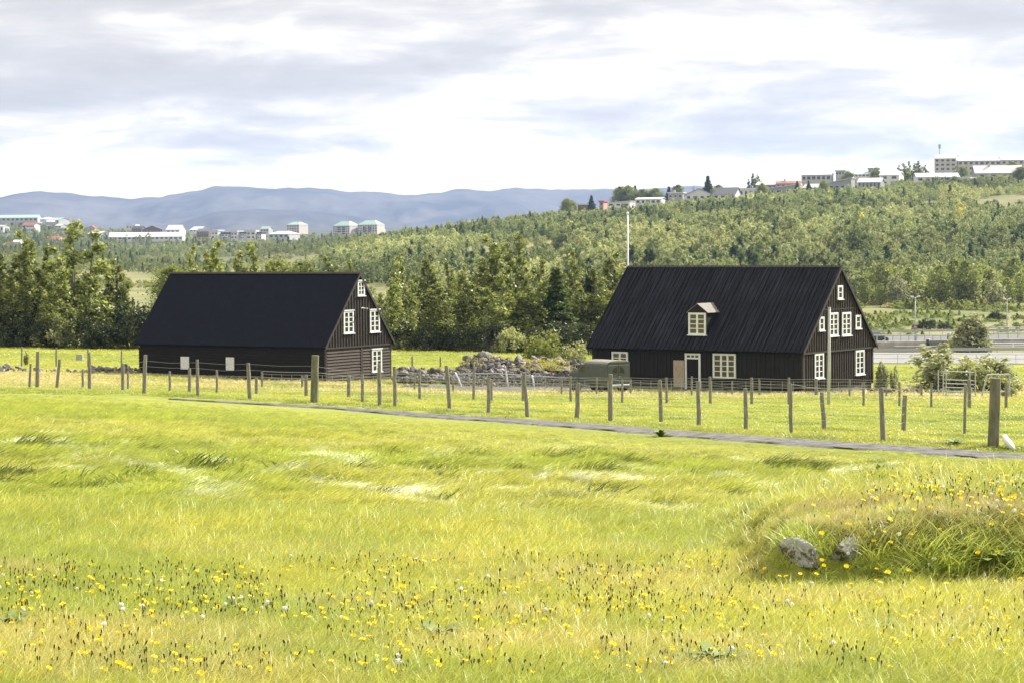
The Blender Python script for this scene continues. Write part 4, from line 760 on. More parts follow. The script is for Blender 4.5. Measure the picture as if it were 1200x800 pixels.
def tree(name, label, cat, kind, var, px, pyb, pyt, Y, group=None, nleaf=7000, size=.2, H0=10., widen=1.):
    key = (kind, var)
    if key not in PR:
        cm, lb = proto(kind, H0, 100 + var * 7, nleaf, size); to = lb.build('trunk', M['bark']); tm = to.data; bpy.data.objects.remove(to); PR[key] = (cm, tm, H0)
    cm, tm, H0 = PR[key]; a = pt(px, pyb, Y); x = (px - 600) / F * Y; gz = tz(a.x, Y); h = pt(px, pyt, Y).z - gz; s = h / H0
    o = tag(empty(name, (a.x, Y, gz), R.uniform(0, 6.28)), label, cat, group); o.scale = (s * widen, s * widen, s); link('trunk', tm, o); link('crown', cm, o); return o
GT = 'trees in the belt behind the dark houses'
T = [('poplar', 0, 473, 301, 208, 1.0, 'broad dark poplar nearest the navy-roofed house gable'), ('poplar', 1, 503, 297, 212, .9, 'slim poplar second from the navy-roofed house gable'), ('poplar', 2, 527, 302, 216, .85, 'thin leaning poplar third from the navy-roofed house gable'), ('poplar', 3, 546, 309, 206, 1.15, 'lower dense poplar left of the two tallest'),
     ('poplar', 1, 575, 277, 210, 1.15, 'very tall poplar, left one of the two tallest behind the heap'), ('poplar', 0, 606, 276, 214, 1.1, 'very tall poplar, right one of the two tallest behind the heap'), ('poplar', 2, 634, 300, 210, .95, 'medium poplar just right of the two tallest'), ('spruce', 0, 652, 313, 206, 1.5, 'dark spruce between two poplars left of the larger house'), ('poplar', 3, 671, 292, 211, 1.0, 'tall poplar left of the larger house eave'), ('spruce', 1, 694, 322, 214, 1.5, 'dark broad spruce close to the larger house roof'), ('poplar', 1, 719, 296, 218, 1.2, 'poplar rising behind the left edge of the larger house roof'), ('poplar', 2, 560, 318, 222, 1.3, 'shorter poplar filling the gap behind the tallest two'), ('poplar', 2, 590, 318, 204, 1.6, 'lower poplar beneath the tallest two poplars'), ('poplar', 3, 488, 330, 224, 1.3, 'short poplar behind the first two by the gable'), ('poplar', 1, 515, 332, 203, 1.6, 'low broad poplar at the foot of the leaning poplar'), ('poplar', 0, 543, 322, 219, 1.3, 'poplar set back behind the gap left of the tallest two'), ('poplar', 3, 620, 312, 205, 1.4, 'shorter full poplar in front of the right tallest one'), ('poplar', 0, 658, 318, 218, 1.4, 'poplar behind the dark spruce'), ('poplar', 2, 700, 310, 209, 1.3, 'full poplar between dark broad spruce and roof'), ('poplar', 0, 462, 328, 203, 1.2, 'low full poplar leaning on the first by the gable'), ('poplar', 0, 447, 345, 214, 1, 'short poplar tip beside the navy-roofed house gable'),
     ('poplar', 0, 88, 262, 202, 1.35, 'tallest poplar at the left, with a wide lit crown'), ('poplar', 1, 30, 272, 204, 1.1, 'tall poplar with two tips near the left edge'), ('poplar', 2, 57, 284, 208, 1.15, 'middle-sized poplar between the two tallest at left'), ('poplar', 3, 4, 297, 203, 1.5, 'dark poplar cut by the left edge'), ('poplar', 1, 137, 305, 206, 1.2, 'lone thinner poplar right of the tallest left tree'), ('poplar', 2, 112, 322, 204, 1.3, 'short poplar under the right side of the tallest left tree'), ('poplar', 3, 70, 325, 199, 1.5, 'lower poplar in front of the tallest left tree'), ('poplar', 1, 18, 318, 199, 1.5, 'lower poplar in the left corner of the belt'), ('poplar', 0, -25, 280, 206, 1.4, 'poplar just beyond the left edge'),
     ('poplar', 3, 228, 285, 205, .8, 'poplar tip above the left end of the navy roof'), ('poplar', 1, 255, 283, 208, .85, 'highest poplar tip above the navy roof, second from left'), ('poplar', 2, 278, 298, 210, .8, 'small poplar tip above the navy roof, third from left'), ('poplar', 0, 298, 287, 206, 1.0, 'bushy poplar tip above the navy roof, fourth from left'), ('poplar', 1, 385, 301, 206, .9, 'poplar tip above the right part of the navy roof'), ('poplar', 2, 412, 303, 207, .8, 'narrow poplar tip just left of the navy roof peak'), ('birch', 1, 205, 312, 204, 1, 'round tree top at the left corner of the navy roof'), ('birch', 0, 330, 306, 214, 1.1, 'low pale tree top over the middle of the navy roof'), ('birch', 1, 356, 309, 212, .9, 'smaller pale tree top over the middle of the navy roof')]
for i, (k, v, px, pyt, Y, wd, lab) in enumerate(T):
    tree(dict(poplar='poplar_tree', spruce='spruce_tree', birch='birch_tree')[k], lab, 'tree', k, v, px, 410, pyt, Y, GT, 11000, .225, widen=wd * 1.12)
GB = 'bushes round the houses'
Bs = [('dark', 0, 470, 374, 203, 'dark bush at the foot of the trees beside the navy-roofed house'), ('dark', 1, 498, 378, 201, 'dark bush left of the rubble heap, second in the row'), ('dark', 0, 525, 380, 202, 'dark bush behind the start of the rubble heap'), ('dark', 1, 552, 376, 201, 'dark bush directly above the left top of the heap'), ('dark', 0, 580, 374, 200, 'widest dark bush behind the top of the heap'), ('willow', 1, 600, 378, 199, 'greyish bush in the middle behind the heap'), ('dark', 1, 628, 377, 200, 'dark bush right of the middle behind the heap'), ('dark', 0, 655, 376, 202, 'dark bush left of the larger house roof'), ('dark', 1, 685, 372, 203, 'dark bush half behind the larger house roof'),
      ('dark', 0, 155, 352, 199, 'dark rounded bush beside the left end of the navy roof'), ('dark', 1, 172, 358, 201, 'dark bush touching the left edge of the navy roof'), ('dark', 1, 125, 368, 198, 'low dark bush under the lone thin poplar'), ('dark', 0, 95, 366, 198, 'low dark bush under the tallest left poplar'), ('willow', 0, 60, 364, 198, 'grey-green bush at the foot of the left trees'), ('dark', 1, 33, 362, 198, 'low dark bush near the left edge'), ('dark', 0, 5, 360, 198, 'low dark bush cut by the left edge')]
for k, v, px, pyt, Y, lab in Bs: tree('dark_bush' if k == 'dark' else 'grey_bush', lab, 'bush', k, v, px, 410, pyt, Y, GB, 3400, .17, 3.0, 1.0)
Rb = [('bright', 0, 642, 386, 149.5, 'bright yellow-green bush on top of the stone heap', 1), ('willow', 0, 676, 399, 149, 'pale silvery bush between stone heap and larger house', 1), ('osier', 0, 1100, 406, 143, 'tall pale willow bush left of the metal pen', 2.6), ('willow', 0, 1150, 416, 141, 'wide willow bush behind the metal pen', 1.6), ('osier', 1, 1174, 420, 142, 'willow bush right of the metal pen', 2.4), ('osier', 1, 1033, 424, 140, 'thin pale shrub touching the right corner of the larger house', .9), ('osier', 0, 1048, 430, 139.5, 'small sapling shrub right of the larger house', .7), ('osier', 1, 1141, 369, 251, 'large pale willow beside the underpass wall', 1.7), ('willow', 1, 1125, 388, 252, 'lower willow left of the large willow at the underpass', 1.1), ('willow', 0, 1183, 452, 128, 'low silvery shrub near the thick fence post', 1.3)]
for k, v, px, pyt, Y, lab, wd in Rb: tree('willow_bush' if k in ('willow', 'osier') else 'bush', lab, 'bush', k, v, px, 440, pyt, Y, None, 3400, .17, 3.0, wd)
tree('sapling', 'tiny young tree on the bank at far left by the fence', 'sapling', 'poplar', 2, 31, 430, 410, 168)
for px, pyt, Y, lab in ((1087, 372, 345, 'brownish wide bush in the field behind the nearer street lamp'), (1108, 376, 345, 'brownish bush right of the nearer street lamp'), (1168, 363, 390, 'small round dark bush in the field near the farther street lamp')):
    o = tree('field_bush', lab, 'bush', 'dark', 0, px, 380, pyt, Y, None, widen=1.4)
# skyline trees between the hilltop houses
GS = 'trees between the houses on the hilltop'
for k, v, px, pyt, Y, lab, wd in (('birch', 0, 664, 233, 1150, 'left dark round tree at the left end of the hilltop', 1.2), ('birch', 1, 669, 235, 1160, 'right dark round tree at the left end of the hilltop', 1.2), ('spruce', 0, 693, 229, 1150, 'lone dark conifer left of the small brick house', 1.6), ('birch', 0, 726, 219, 1230, 'first bushy tree behind the long low bungalow', 1.2), ('birch', 1, 736, 218, 1230, 'second bushy tree behind the long low bungalow', 1.2), ('spruce', 1, 745, 217.5, 1235, 'dark pointed tree behind the long low bungalow', 1.3), ('birch', 0, 754, 222, 1230, 'pale round tree behind the long low bungalow', 1.4), ('birch', 1, 768, 221, 1230, 'pale tree at the right end of the bungalow', 1.5), ('spruce', 0, 784, 218.5, 1230, 'conifer at the left of the boxy house', 1.6), ('birch', 0, 794, 217, 1230, 'round tree behind the boxy house', 1.1), ('spruce', 1, 830, 206, 1230, 'tall lone pointed spruce on the skyline over the blue-grey roof', 1.6), ('birch', 1, 842, 217, 1230, 'small dark tree right of the lone spruce', 1.2), ('poplar', 0, 881, 204, 1330, 'slim skyline poplar, left of a pair', 1.2), ('poplar', 1, 888, 205, 1330, 'slim skyline poplar, right of a pair', 1.2), ('birch', 0, 893, 215, 1125, 'dark tree in front of the flat-roofed hilltop house', 1.2), ('spruce', 0, 934, 212, 1120, 'dark tree left before the wide pale roof', 1.3), ('spruce', 1, 948, 212, 1120, 'dark conifer right before the wide pale roof', 1.5), ('birch', 0, 965, 212, 1125, 'dark tree before the house with balconies', 1.2), ('birch', 1, 994, 202, 1330, 'round yellowish tree on the skyline gap', 1.4), ('birch', 0, 1026, 197, 1330, 'dark leaning tree beside the tiny boxy storey', 1.2), ('poplar', 0, 1059, 192, 1220, 'first tall ragged tree left of the villa', 1.6), ('poplar', 2, 1066, 188, 1220, 'tallest ragged tree left of the villa', 1.4), ('poplar', 1, 1076, 189, 1225, 'third tall ragged tree behind the villa', 1.5), ('poplar', 3, 1084, 193, 1230, 'ragged tree touching the tallest apartment block', 1.6), ('birch', 1, 1128, 196, 1300, 'round green tree between villa and apartment block', 1.5), ('birch', 0, 1187, 190, 1300, 'round tree at the right end of the apartment blocks', 1.5), ('birch', 1, 1196, 196, 1120, 'dark tree at the right end of the skyline', 1.8), ('birch', 0, 1056, 212, 1120, 'dark tree right of the tall white gabled house', 1.2)):
    tree('skyline_tree', lab, 'tree', k, v, px, 240, pyt, Y, GS, 9000, .19, widen=wd)

# ---- scatter: one object of many plants, for what nobody could count
def scatter(name, meshes, P, rot, scl, colr, idx, label):
    me = bpy.data.meshes.new(name); me.vertices.add(len(P)); me.vertices.foreach_set('co', np.asarray(P, np.float32).ravel())
    for nm, ty, arr in (('rot', 'FLOAT_VECTOR', rot), ('scl', 'FLOAT_VECTOR', scl), ('gcol', 'FLOAT_VECTOR', colr)):
        a = me.attributes.new(nm, ty, 'POINT'); a.data.foreach_set('vector', np.asarray(arr, np.float32).ravel())
    a = me.attributes.new('pick', 'INT', 'POINT'); a.data.foreach_set('value', np.asarray(idx, np.int32))
    o = tag(link(name, me), label, None, None, 'stuff'); ng = bpy.data.node_groups.new(name, 'GeometryNodeTree'); ng.interface.new_socket('Geometry', in_out='INPUT', socket_type='NodeSocketGeometry'); ng.interface.new_socket('Geometry', in_out='OUTPUT', socket_type='NodeSocketGeometry')
    n = ng.nodes; l = ng.links; gi = n.new('NodeGroupInput'); go = n.new('NodeGroupOutput'); ip = n.new('GeometryNodeInstanceOnPoints'); jg = n.new('GeometryNodeJoinGeometry')
    for m in meshes:
        po = bpy.data.objects.new(name + '_plant', m); oi = n.new('GeometryNodeObjectInfo'); oi.inputs['Object'].default_value = po; oi.inputs['As Instance'].default_value = True; l.new(oi.outputs['Geometry'], jg.inputs[0])
    def na(nm, ty): x = n.new('GeometryNodeInputNamedAttribute'); x.data_type = ty; x.inputs['Name'].default_value = nm; return x.outputs['Attribute']
    ip.inputs['Pick Instance'].default_value = True; l.new(gi.outputs[0], ip.inputs['Points']); l.new(jg.outputs[0], ip.inputs['Instance']); l.new(na('pick', 'INT'), ip.inputs['Instance Index'])
    l.new(na('rot', 'FLOAT_VECTOR'), ip.inputs['Rotation']); l.new(na('scl', 'FLOAT_VECTOR'), ip.inputs['Scale']); l.new(ip.outputs[0], go.inputs[0])
    md = o.modifiers.new('scatter', 'NODES'); md.node_group = ng; return o

def tuft(seed, nb, rad, L, W, lean, segs=3, curl=.5, spread=.35, m=None):
    r = np.random.default_rng(seed); V = []; Fc = []; b = 0
    for i in range(nb):
        a = r.uniform(0, 6.28); q = rad * r.random() ** .5; p = np.array([q * math.cos(a), q * math.sin(a), -.02]); az = r.normal(0, spread); le = lean * r.uniform(.6, 1.4); ln = L * r.uniform(.55, 1.25); w = W * r.uniform(.7, 1.3)
        d = np.array([math.cos(az), math.sin(az)]); f = r.uniform(0, 6.28); sx = np.array([math.cos(f), math.sin(f), 0]) * w / 2; ang = le * .35; pts = [p]
        for k in range(segs): ang = ang + le * (.65 + curl) / segs; st = ln / segs; pts.append(pts[-1] + np.array([d[0] * math.sin(ang), d[1] * math.sin(ang), math.cos(ang)]) * st)
        for k, c in enumerate(pts[:-1]): t = 1 - (k / segs) ** 2 * .6; V += [c - sx * t, c + sx * t]
        V.append(pts[-1]); 
        for k in range(segs - 1): Fc.append([b + 2 * k, b + 2 * k + 1, b + 2 * k + 3, b + 2 * k + 2])
        Fc.append([b + 2 * segs - 2, b + 2 * segs - 1, b + 2 * segs, b + 2 * segs]); b += 2 * segs + 1
    V = np.array(V); me = bpy.data.meshes.new('tuft'); me.from_pydata(V.tolist(), [], [tuple(dict.fromkeys(f)) for f in Fc]); me.materials.append(m); me.polygons.foreach_set('use_smooth', [True] * len(Fc)); me.update(); return me
GRM = leafmat('grass_blade', (.75, .85, .75), (1.2, 1.12, 1.2), .42, .42, .35, 'gcol', (1.15, 1.1, .7))
def area_pts(Ya, Yb, n, u0=-130, u1=1330, pw=1.0):
    # a strip three metres wider than the view on both sides, with even density
    Y = Ya * (Yb / Ya) ** rng.random(3 * n); half = .27 * Y + 3.2; Y = Y[rng.random(3 * n) < half / (.27 * Y) / 3]; return rng.uniform(-1, 1, len(Y)) * (.27 * Y + 3.2), Y
def c3(v): return np.array(v)
def lerp(a, b_, t): return a[None] * (1 - t[:, None]) + b_[None] * t[:, None]
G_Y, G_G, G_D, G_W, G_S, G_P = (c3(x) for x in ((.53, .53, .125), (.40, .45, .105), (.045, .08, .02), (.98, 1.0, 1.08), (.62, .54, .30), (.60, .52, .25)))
def meadow():
    # foreground lawn and mound (8..19 m)
    X, Y = area_pts(7.6, 19, 23000, pw=0); Z = terrain(X, Y); mo = mound(X, Y); n = len(X)
    f1 = fbm(X * .9, Y * .6, 4, 41); f2 = fbm(X * 3.1, Y * 2.4, 3, 42); sl_ = (mound(X, Y + .12) - mound(X, Y - .12)) / .24
    t = np.clip((f1 - .35) * 3.0 + (f2 - .5) * .8, 0, 1); C = lerp(G_G, G_Y, t)
    dry = np.clip((fbm(X * 1.3, Y * 1.5, 4, 43) - .5) * 3, 0, .5) * (1 - sstep(13, 17, Y)); C = C * (1 - dry[:, None]) + G_P[None] * 1.0 * dry[:, None]
    md = np.clip(mo * 3, 0, 1) * np.clip(.35 + (f2 - .5) * 1.6, 0, 1) * .8; C = C * (1 - md[:, None]) + c3((.44, .44, .17))[None] * md[:, None]
    face = np.clip(sl_ * 1.3, 0, 1); rim = np.clip(mo * 4, 0, 1) * sstep(12.9, 13.3, Y) * (1 - sstep(14.0, 14.8, Y)) * np.clip(1.4 - np.abs(X - 2.2) * .6, 0, 1)
    gf = np.clip(face * 1.2, 0, .9); C = C * (1 - gf[:, None]) + c3((.42, .50, .12))[None] * gf[:, None]; br = np.clip(rim * np.clip((f2 - .36) * 5, 0, 1) * (1 - .6 * sstep(2.6, 3.4, X)), 0, .55); C = C * (1 - br[:, None]) + c3((.46, .36, .23))[None] * br[:, None]; C = C * rng.uniform(.8, 1.2, (n, 1))
    sc_ = rng.uniform(.75, 1.25, n) * (.8 + .5 * f1) * (1 + .9 * face) * np.interp(Y, [7, 13, 16, 19], [.75, .7, 1.0, 1.2]); sc_ = np.where(rim > .5, sc_ * .7, sc_)
    sc_ = sc_ * np.where((np.abs(X - 1.75) < .42) & (Y > 12.6) & (Y < 13.0), .5, 1); rz = rng.normal(.2, .9, n) + np.where(face > .3, rng.normal(0, 1.2, n), 0); tilt = rng.normal(0, .15, n)
    keep = path_dist(X, Y)[0] > .9; S = np.stack([sc_ * 1.1, sc_ * 1.1, sc_], 1)
    ms = [tuft(200 + k, 46, .07, .135, .0036, .95, 3, .5, .9, GRM) for k in range(4)]
    scatter('lawn_grass', ms, np.column_stack([X, Y, Z])[keep], np.column_stack([tilt, tilt * 0, rz])[keep], S[keep], C[keep], rng.integers(0, 4, keep.sum()), 'short yellow-green grass of the foreground and the mound')
    # long wind-laid meadow grass (17..62 m)
    X, Y = area_pts(17, 64, 62000, pw=0); d, s = path_dist(X, Y); k = (d > .40 + .5 * rng.random(len(d))) & ((s < 0)); X, Y = X[k], Y[k]; Z = terrain(X, Y); n = len(X)
    f1 = fbm(X * .25, Y * .13, 4, 51); f2 = fbm(X * 1.1, Y * .55, 4, 52); hol = fbm(X * 1.3, Y * .7, 3, 31); f3 = fbm(X * 1.9 + 3, Y * 1.1, 4, 53)
    C = lerp(G_G, G_Y, np.clip((f1 - .36) * 3.6 + (f2 - .5) * 1.6, 0, 1)); zone = sstep(19, 22, Y) * (1 - sstep(31, 38, Y))
    wt = np.clip((f3 - np.quantile(f3, .85)) * 22, 0, 1) * zone * np.clip((fbm(X * 5, Y * 1.6, 2, 57) - .3) * 3, .1, 1) * rng.uniform(.4, 1, n); C = C * (1 - wt[:, None]) + G_W[None] * wt[:, None]  # pale laid grass; its silvery sheen is put into the tuft colour
    dn = fbm(X * 2.3, Y * 1.9, 3, 55); dk = np.clip((dn - np.quantile(dn, .96)) * 30, 0, 1) * zone; C = C * (1 - .85 * dk[:, None]) + G_D[None] * .85 * dk[:, None]; C = C * rng.uniform(.65, 1.3, (n, 1))  # lush tussocks; the shade on their fronts is painted into the tuft colour
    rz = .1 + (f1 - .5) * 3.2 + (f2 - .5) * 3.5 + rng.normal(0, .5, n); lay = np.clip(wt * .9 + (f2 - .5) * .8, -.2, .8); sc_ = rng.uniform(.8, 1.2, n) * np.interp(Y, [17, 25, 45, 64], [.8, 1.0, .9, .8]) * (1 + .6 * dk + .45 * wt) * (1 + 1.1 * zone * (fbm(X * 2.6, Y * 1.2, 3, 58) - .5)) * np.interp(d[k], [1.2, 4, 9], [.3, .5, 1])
    S = np.stack([sc_ * 1.2, sc_ * 1.2, sc_ * (1 - .5 * np.clip(lay, 0, 1))], 1)
    ms = [tuft(300 + q, 42, .12, .155, .0065, 1.15, 3, .55, .65, GRM) for q in range(5)]
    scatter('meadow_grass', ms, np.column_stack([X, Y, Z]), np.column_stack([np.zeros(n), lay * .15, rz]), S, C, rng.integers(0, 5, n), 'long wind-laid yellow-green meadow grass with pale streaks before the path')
    # grazed pasture beyond the path up to the crest of the bank
    X, Y = area_pts(40, 212, 52000, pw=0); d, s = path_dist(X, Y); k = ((d > .45 + .45 * rng.random(len(d))) | (X / Y < -.178)) & (s > 0); X, Y = X[k], Y[k]
    def inh(H, X, Y, mrg=.1):
        c, s_ = math.cos(-H.o.rotation_euler[2]), math.sin(-H.o.rotation_euler[2]); dx, dy = X - H.o.location.x, Y - H.o.location.y; lx = c * dx - s_ * dy; ly = s_ * dx + c * dy; return (lx > -H.L - mrg) & (lx < mrg - .1) & (ly > .2 - mrg) & (ly < H.W + mrg)
    u_ = 600 + F * X / Y
    k = ~inh(H1, X, Y) & ~inh(H2, X, Y) & ~((u_ > 470) & (u_ < 705) & (Y > 134.2) & (Y < 139)); X, Y, u_ = X[k], Y[k], u_[k]; Z = terrain(X, Y); n = len(X)
    f1 = fbm(X * .12, Y * .12, 4, 61); f2 = fbm(X * .5, Y * .3, 4, 62); C = lerp(G_G * .95, G_Y * .95, np.clip((f1 - .36) * 3 + (f2 - .5) * 2, 0, 1))
    pz = sstep(60, 100, Y) * (1 - sstep(150, 158, Y)); st = np.clip((f2 - .44) * 3.5, 0, .8) * pz * sstep(112, 128, Y) + .55 * sstep(118, 128, Y) * (1 - sstep(133, 150, Y)) * np.clip((f2 - .3) * 3, 0, 1)
    st = np.clip(st + .7 * np.clip(1 - np.abs(u_ - 40) / 150, 0, 1) * sstep(85, 110, Y) * (1 - sstep(146, 152, Y)), 0, .85) ; C = C * (1 - st[:, None]) + c3((.62, .53, .29))[None] * st[:, None]
    wd = np.clip((fbm(X * .9, Y * .5, 3, 64) - .58) * 8, 0, 1) * (1 - sstep(115, 130, Y)); C = C * (1 - .6 * wd[:, None]) + G_D[None] * 2.0 * .6 * wd[:, None]
    dd = path_dist(X, Y)[0]; ed = (1 - sstep(1.2, 2.6, dd)); C = C * (1 - .4 * ed[:, None]) + G_G[None] * .7 * .4 * ed[:, None]
    sc_ = rng.uniform(.7, 1.3, n) * np.interp(Y, [40, 60, 110, 135, 165, 212], [.75, .85, 1.1, 2.0, 1.6, 2.2]) * (1 + .5 * st) ; S = np.stack([sc_ * np.interp(Y, [40, 110, 212], [1.2, 1.8, 2.6]), sc_ * 1.4, sc_], 1)
    ms = [tuft(400 + q, 34, .16, .11, .013, .8, 3, .5, 1.2, GRM) for q in range(4)]
    scatter('pasture_grass', ms, np.column_stack([X, Y, Z]), np.column_stack([np.zeros(n), np.zeros(n), rng.uniform(0, 6.28, n)]), S, C, rng.integers(0, 4, n), 'grazed pasture grass round the fences and houses')
meadow()

def heap_weeds():
    u = np.concatenate([rng.uniform(612, 662, 90), rng.uniform(470, 700, 70)]); n = len(u); Y = rng.uniform(142.5, 145.5, n); X = (u - 600) / F * Y; Z = terrain(X, Y) + np.array([heap_h(a) for a in u]) * (1 - np.abs(Y - 144.3) / 4.5); C = lerp(c3((.60, .50, .18)), c3((.42, .46, .10)), rng.random(n)); s_ = rng.uniform(1.2, 3.0, n)
    scatter('heap_weeds', [tuft(500 + q, 34, .16, .11, .013, .8, 3, .5, 1.2, GRM) for q in range(3)], np.column_stack([X, Y, Z]), np.column_stack([X * 0, X * 0, rng.uniform(0, 6, n)]), np.stack([s_, s_, s_], 1), C, rng.integers(0, 3, n), 'yellowish grass and weeds growing on the stone heap')
heap_weeds()
def woodland():
    ms = []
    for kind, H, W_, nl in (('birch', 5.6, 2.2, 300), ('birch', 5.2, 2.6, 300), ('poplar', 7, 1.7, 280), ('birch', 6.2, 2.3, 280), ('spruce', 6.5, 1.5, 260), ('shrub', 3.0, 2.6, 220), ('birch', 4.6, 2.5, 260)):
        r = random.Random(len(ms) + 50); cl = []
        for i in range(15):
            t = (i + .5) / 15; a = i * 2.4; prof = math.sin(math.pi * (.10 + .85 * t)) if kind != 'spruce' else 1.02 - t; rad = W_ * prof * r.uniform(.3, .95); cl.append((math.cos(a) * rad, math.sin(a) * rad, H * (.08 + .84 * t), W_ * .45 * (.5 + prof * .6), H * .10 * r.uniform(.8, 1.5), nl // 15))
        V, Fc = leaves(cl, .62, len(ms) + 70); ms.append(npmesh('wood_' + kind, V, Fc, WMAT))
    def place(name, label, X, Y, pick_w, smin, smax, csel, fall=lambda Y: 1):
        Z = terrain(X, Y); n = len(X); f = fbm(X / 35., Y / 50., 4, 71); idx = rng.choice(7, n, p=pick_w); idx = np.where(f > .60, rng.choice([2, 4, 0, 3], n), idx); s = rng.uniform(smin, smax, n) * (.45 + 1.2 * fbm(X / 22., Y / 30., 2, 74)) * fall(Y)
        C = csel(f, idx, n) * (.62 + .85 * fbm(X / 75. + 5, Y / 45., 3, 73))[:, None]; scatter(name, ms, np.column_stack([X, Y, Z]), np.column_stack([np.zeros(n), np.zeros(n), rng.uniform(0, 6.28, n)]), np.stack([s, s, s * rng.uniform(.8, 1.15, n)], 1), C, (6 - idx), label)
    ga, gb, gd, gy = c3((.21, .26, .13)), c3((.43, .46, .25)), c3((.10, .14, .08)), c3((.6, .58, .2))
    def csel(f, idx, n):
        t = np.clip((rng.random(n) * .7 + (.5 - f) * 2.2), 0, 1); C = lerp(ga, gb, t); dk = (idx == 4); C[dk] = gd * rng.uniform(.8, 1.4, (dk.sum(), 1)); y = rng.random(n) > .993; C[y] = gy; return C
    def csel_far(f, idx, n): return csel(f, idx, n) * .9
    # hillside
    Y = np.sqrt(rng.uniform(478**2, 1190**2, 21000)); u = rng.uniform(380, 1330, 21000); X = (u - 600) / F * Y
    lim = np.interp(u, [380, 480, 600, 700, 900, 1330], [640, 600, 520, 490, 482, 480]); bare = (fbm(X / 55., Y / 75., 4, 77) > .66) | ((u > 1145) & (u < 1400) & (Y > 880) & (Y < 1000) & (fbm(X / 14., Y / 14., 2, 3) > .35)); k = (Y > lim) & ~bare
    place('hillside_wood', 'dense mixed wood covering the hillside below the hilltop houses', X[k], Y[k], [.2, .2, .10, .14, .05, .17, .14], .65, 1.45, csel, lambda Y: np.interp(Y, [480, 700, 950, 1190], [1, .8, .6, .42]))
    # valley on the left
    Y = np.sqrt(rng.uniform(300**2, 1950**2, 17000)); u = rng.uniform(-120, 640, 17000); X = (u - 600) / F * Y
    f = fbm(X / 60., Y / 110., 4, 81); k = (f > .49 - .06 * sstep(700, 1000, Y) - .3 * sstep(330, 480, u) * sstep(550, 700, Y)) & ~((u > 410) & (u < 475) & (Y > 520) & (Y < 780)) & ~((u > 380) & (Y > 1000) & (Y < 1900) & (u > 560))
    place('valley_scrub', 'shrubs and low trees scattered over the valley floor at left', X[k], Y[k], [.14, .14, .06, .06, .04, .38, .18], .7, 1.3, csel_far, lambda Y: np.interp(Y, [300, 600, 1100, 1900], [.34, .42, .5, .3]))
    Y = rng.uniform(1550, 2700, 2200); u = np.where(rng.random(2200) < .55, rng.uniform(-120, 135, 2200), rng.uniform(135, 480, 2200)); X = (u - 600) / F * Y
    place('suburb_greenery', 'dark clumps of trees between the far suburb houses', X, Y, [.25, .25, .05, .05, .1, .1, .2], .5, 1.0, csel_far)
    Y = rng.uniform(1105, 1330, 260); u = rng.uniform(668, 1215, 260); X = (u - 600) / F * Y
    place('hilltop_greenery', 'garden trees and shrubs crowding round the hilltop houses', X, Y, [.25, .25, .1, .1, .1, .1, .1], .35, .95, csel)
    # weeds of the open field below the wood at right
    Y = np.sqrt(rng.uniform(318**2, 478**2, 2600)); u = rng.uniform(880, 1330, 2600); X = (u - 600) / F * Y; k = fbm(X / 9., Y / 14., 3, 88) > .45; X, Y = X[k], Y[k]; n = len(X); s = rng.uniform(.07, .17, n) * np.where(Y > 440, 2.2, 1)
    f = fbm(X / 12., Y / 18., 3, 89); C = lerp(c3((.19, .26, .08)), c3((.31, .34, .13)), np.clip((f - .35) * 3, 0, 1)); C[Y > 452] = c3((.36, .33, .18)); C *= rng.uniform(.8, 1.2, (n, 1)); scatter('field_weeds', ms, np.column_stack([X, Y, terrain(X, Y)]), np.zeros((n, 3)), np.stack([s * 2.2, s * 2.2, s], 1), C, rng.integers(0, 3, n), 'rough weedy field between the roads and the hillside wood')
WMAT = leafmat('wood_leaf', (.75, .78, .75), (1.25, 1.2, 1.2), .4, .7, .1, 'gcol', (1.15, 1.1, .7))
woodland()
# the front rank of the hillside wood: each tree by itself
for i in range(46):
    px = 1015 + i * 4.4 + R.uniform(-2, 2) if i < 42 else R.uniform(1030, 1190); Y = R.uniform(455, 482)
    k, v = R.choice([('birch', 5), ('birch', 6), ('poplar', 7), ('osier', 8)])
    if (k, v) not in PR: cm, lb = proto(k, 10., v * 13, 1500, .48); to = lb.build('trunk', M['bark']); PR[(k, v)] = (cm, to.data, 10.); bpy.data.objects.remove(to)
    cm, tm, H0 = PR[(k, v)]; x = (px - 600) / F * Y; s = R.uniform(4.5, 9.5) / H0
    o = tag(empty('birch_tree' if k == 'birch' else 'poplar_tree', (x, Y, tz(x, Y)), R.uniform(0, 6)), 'green tree in the front rank of the hillside wood above the weedy field', 'tree', 'front rank of the hillside wood'); o.scale = (s * 1.15, s * 1.15, s); link('trunk', tm, o); link('crown', cm, o)

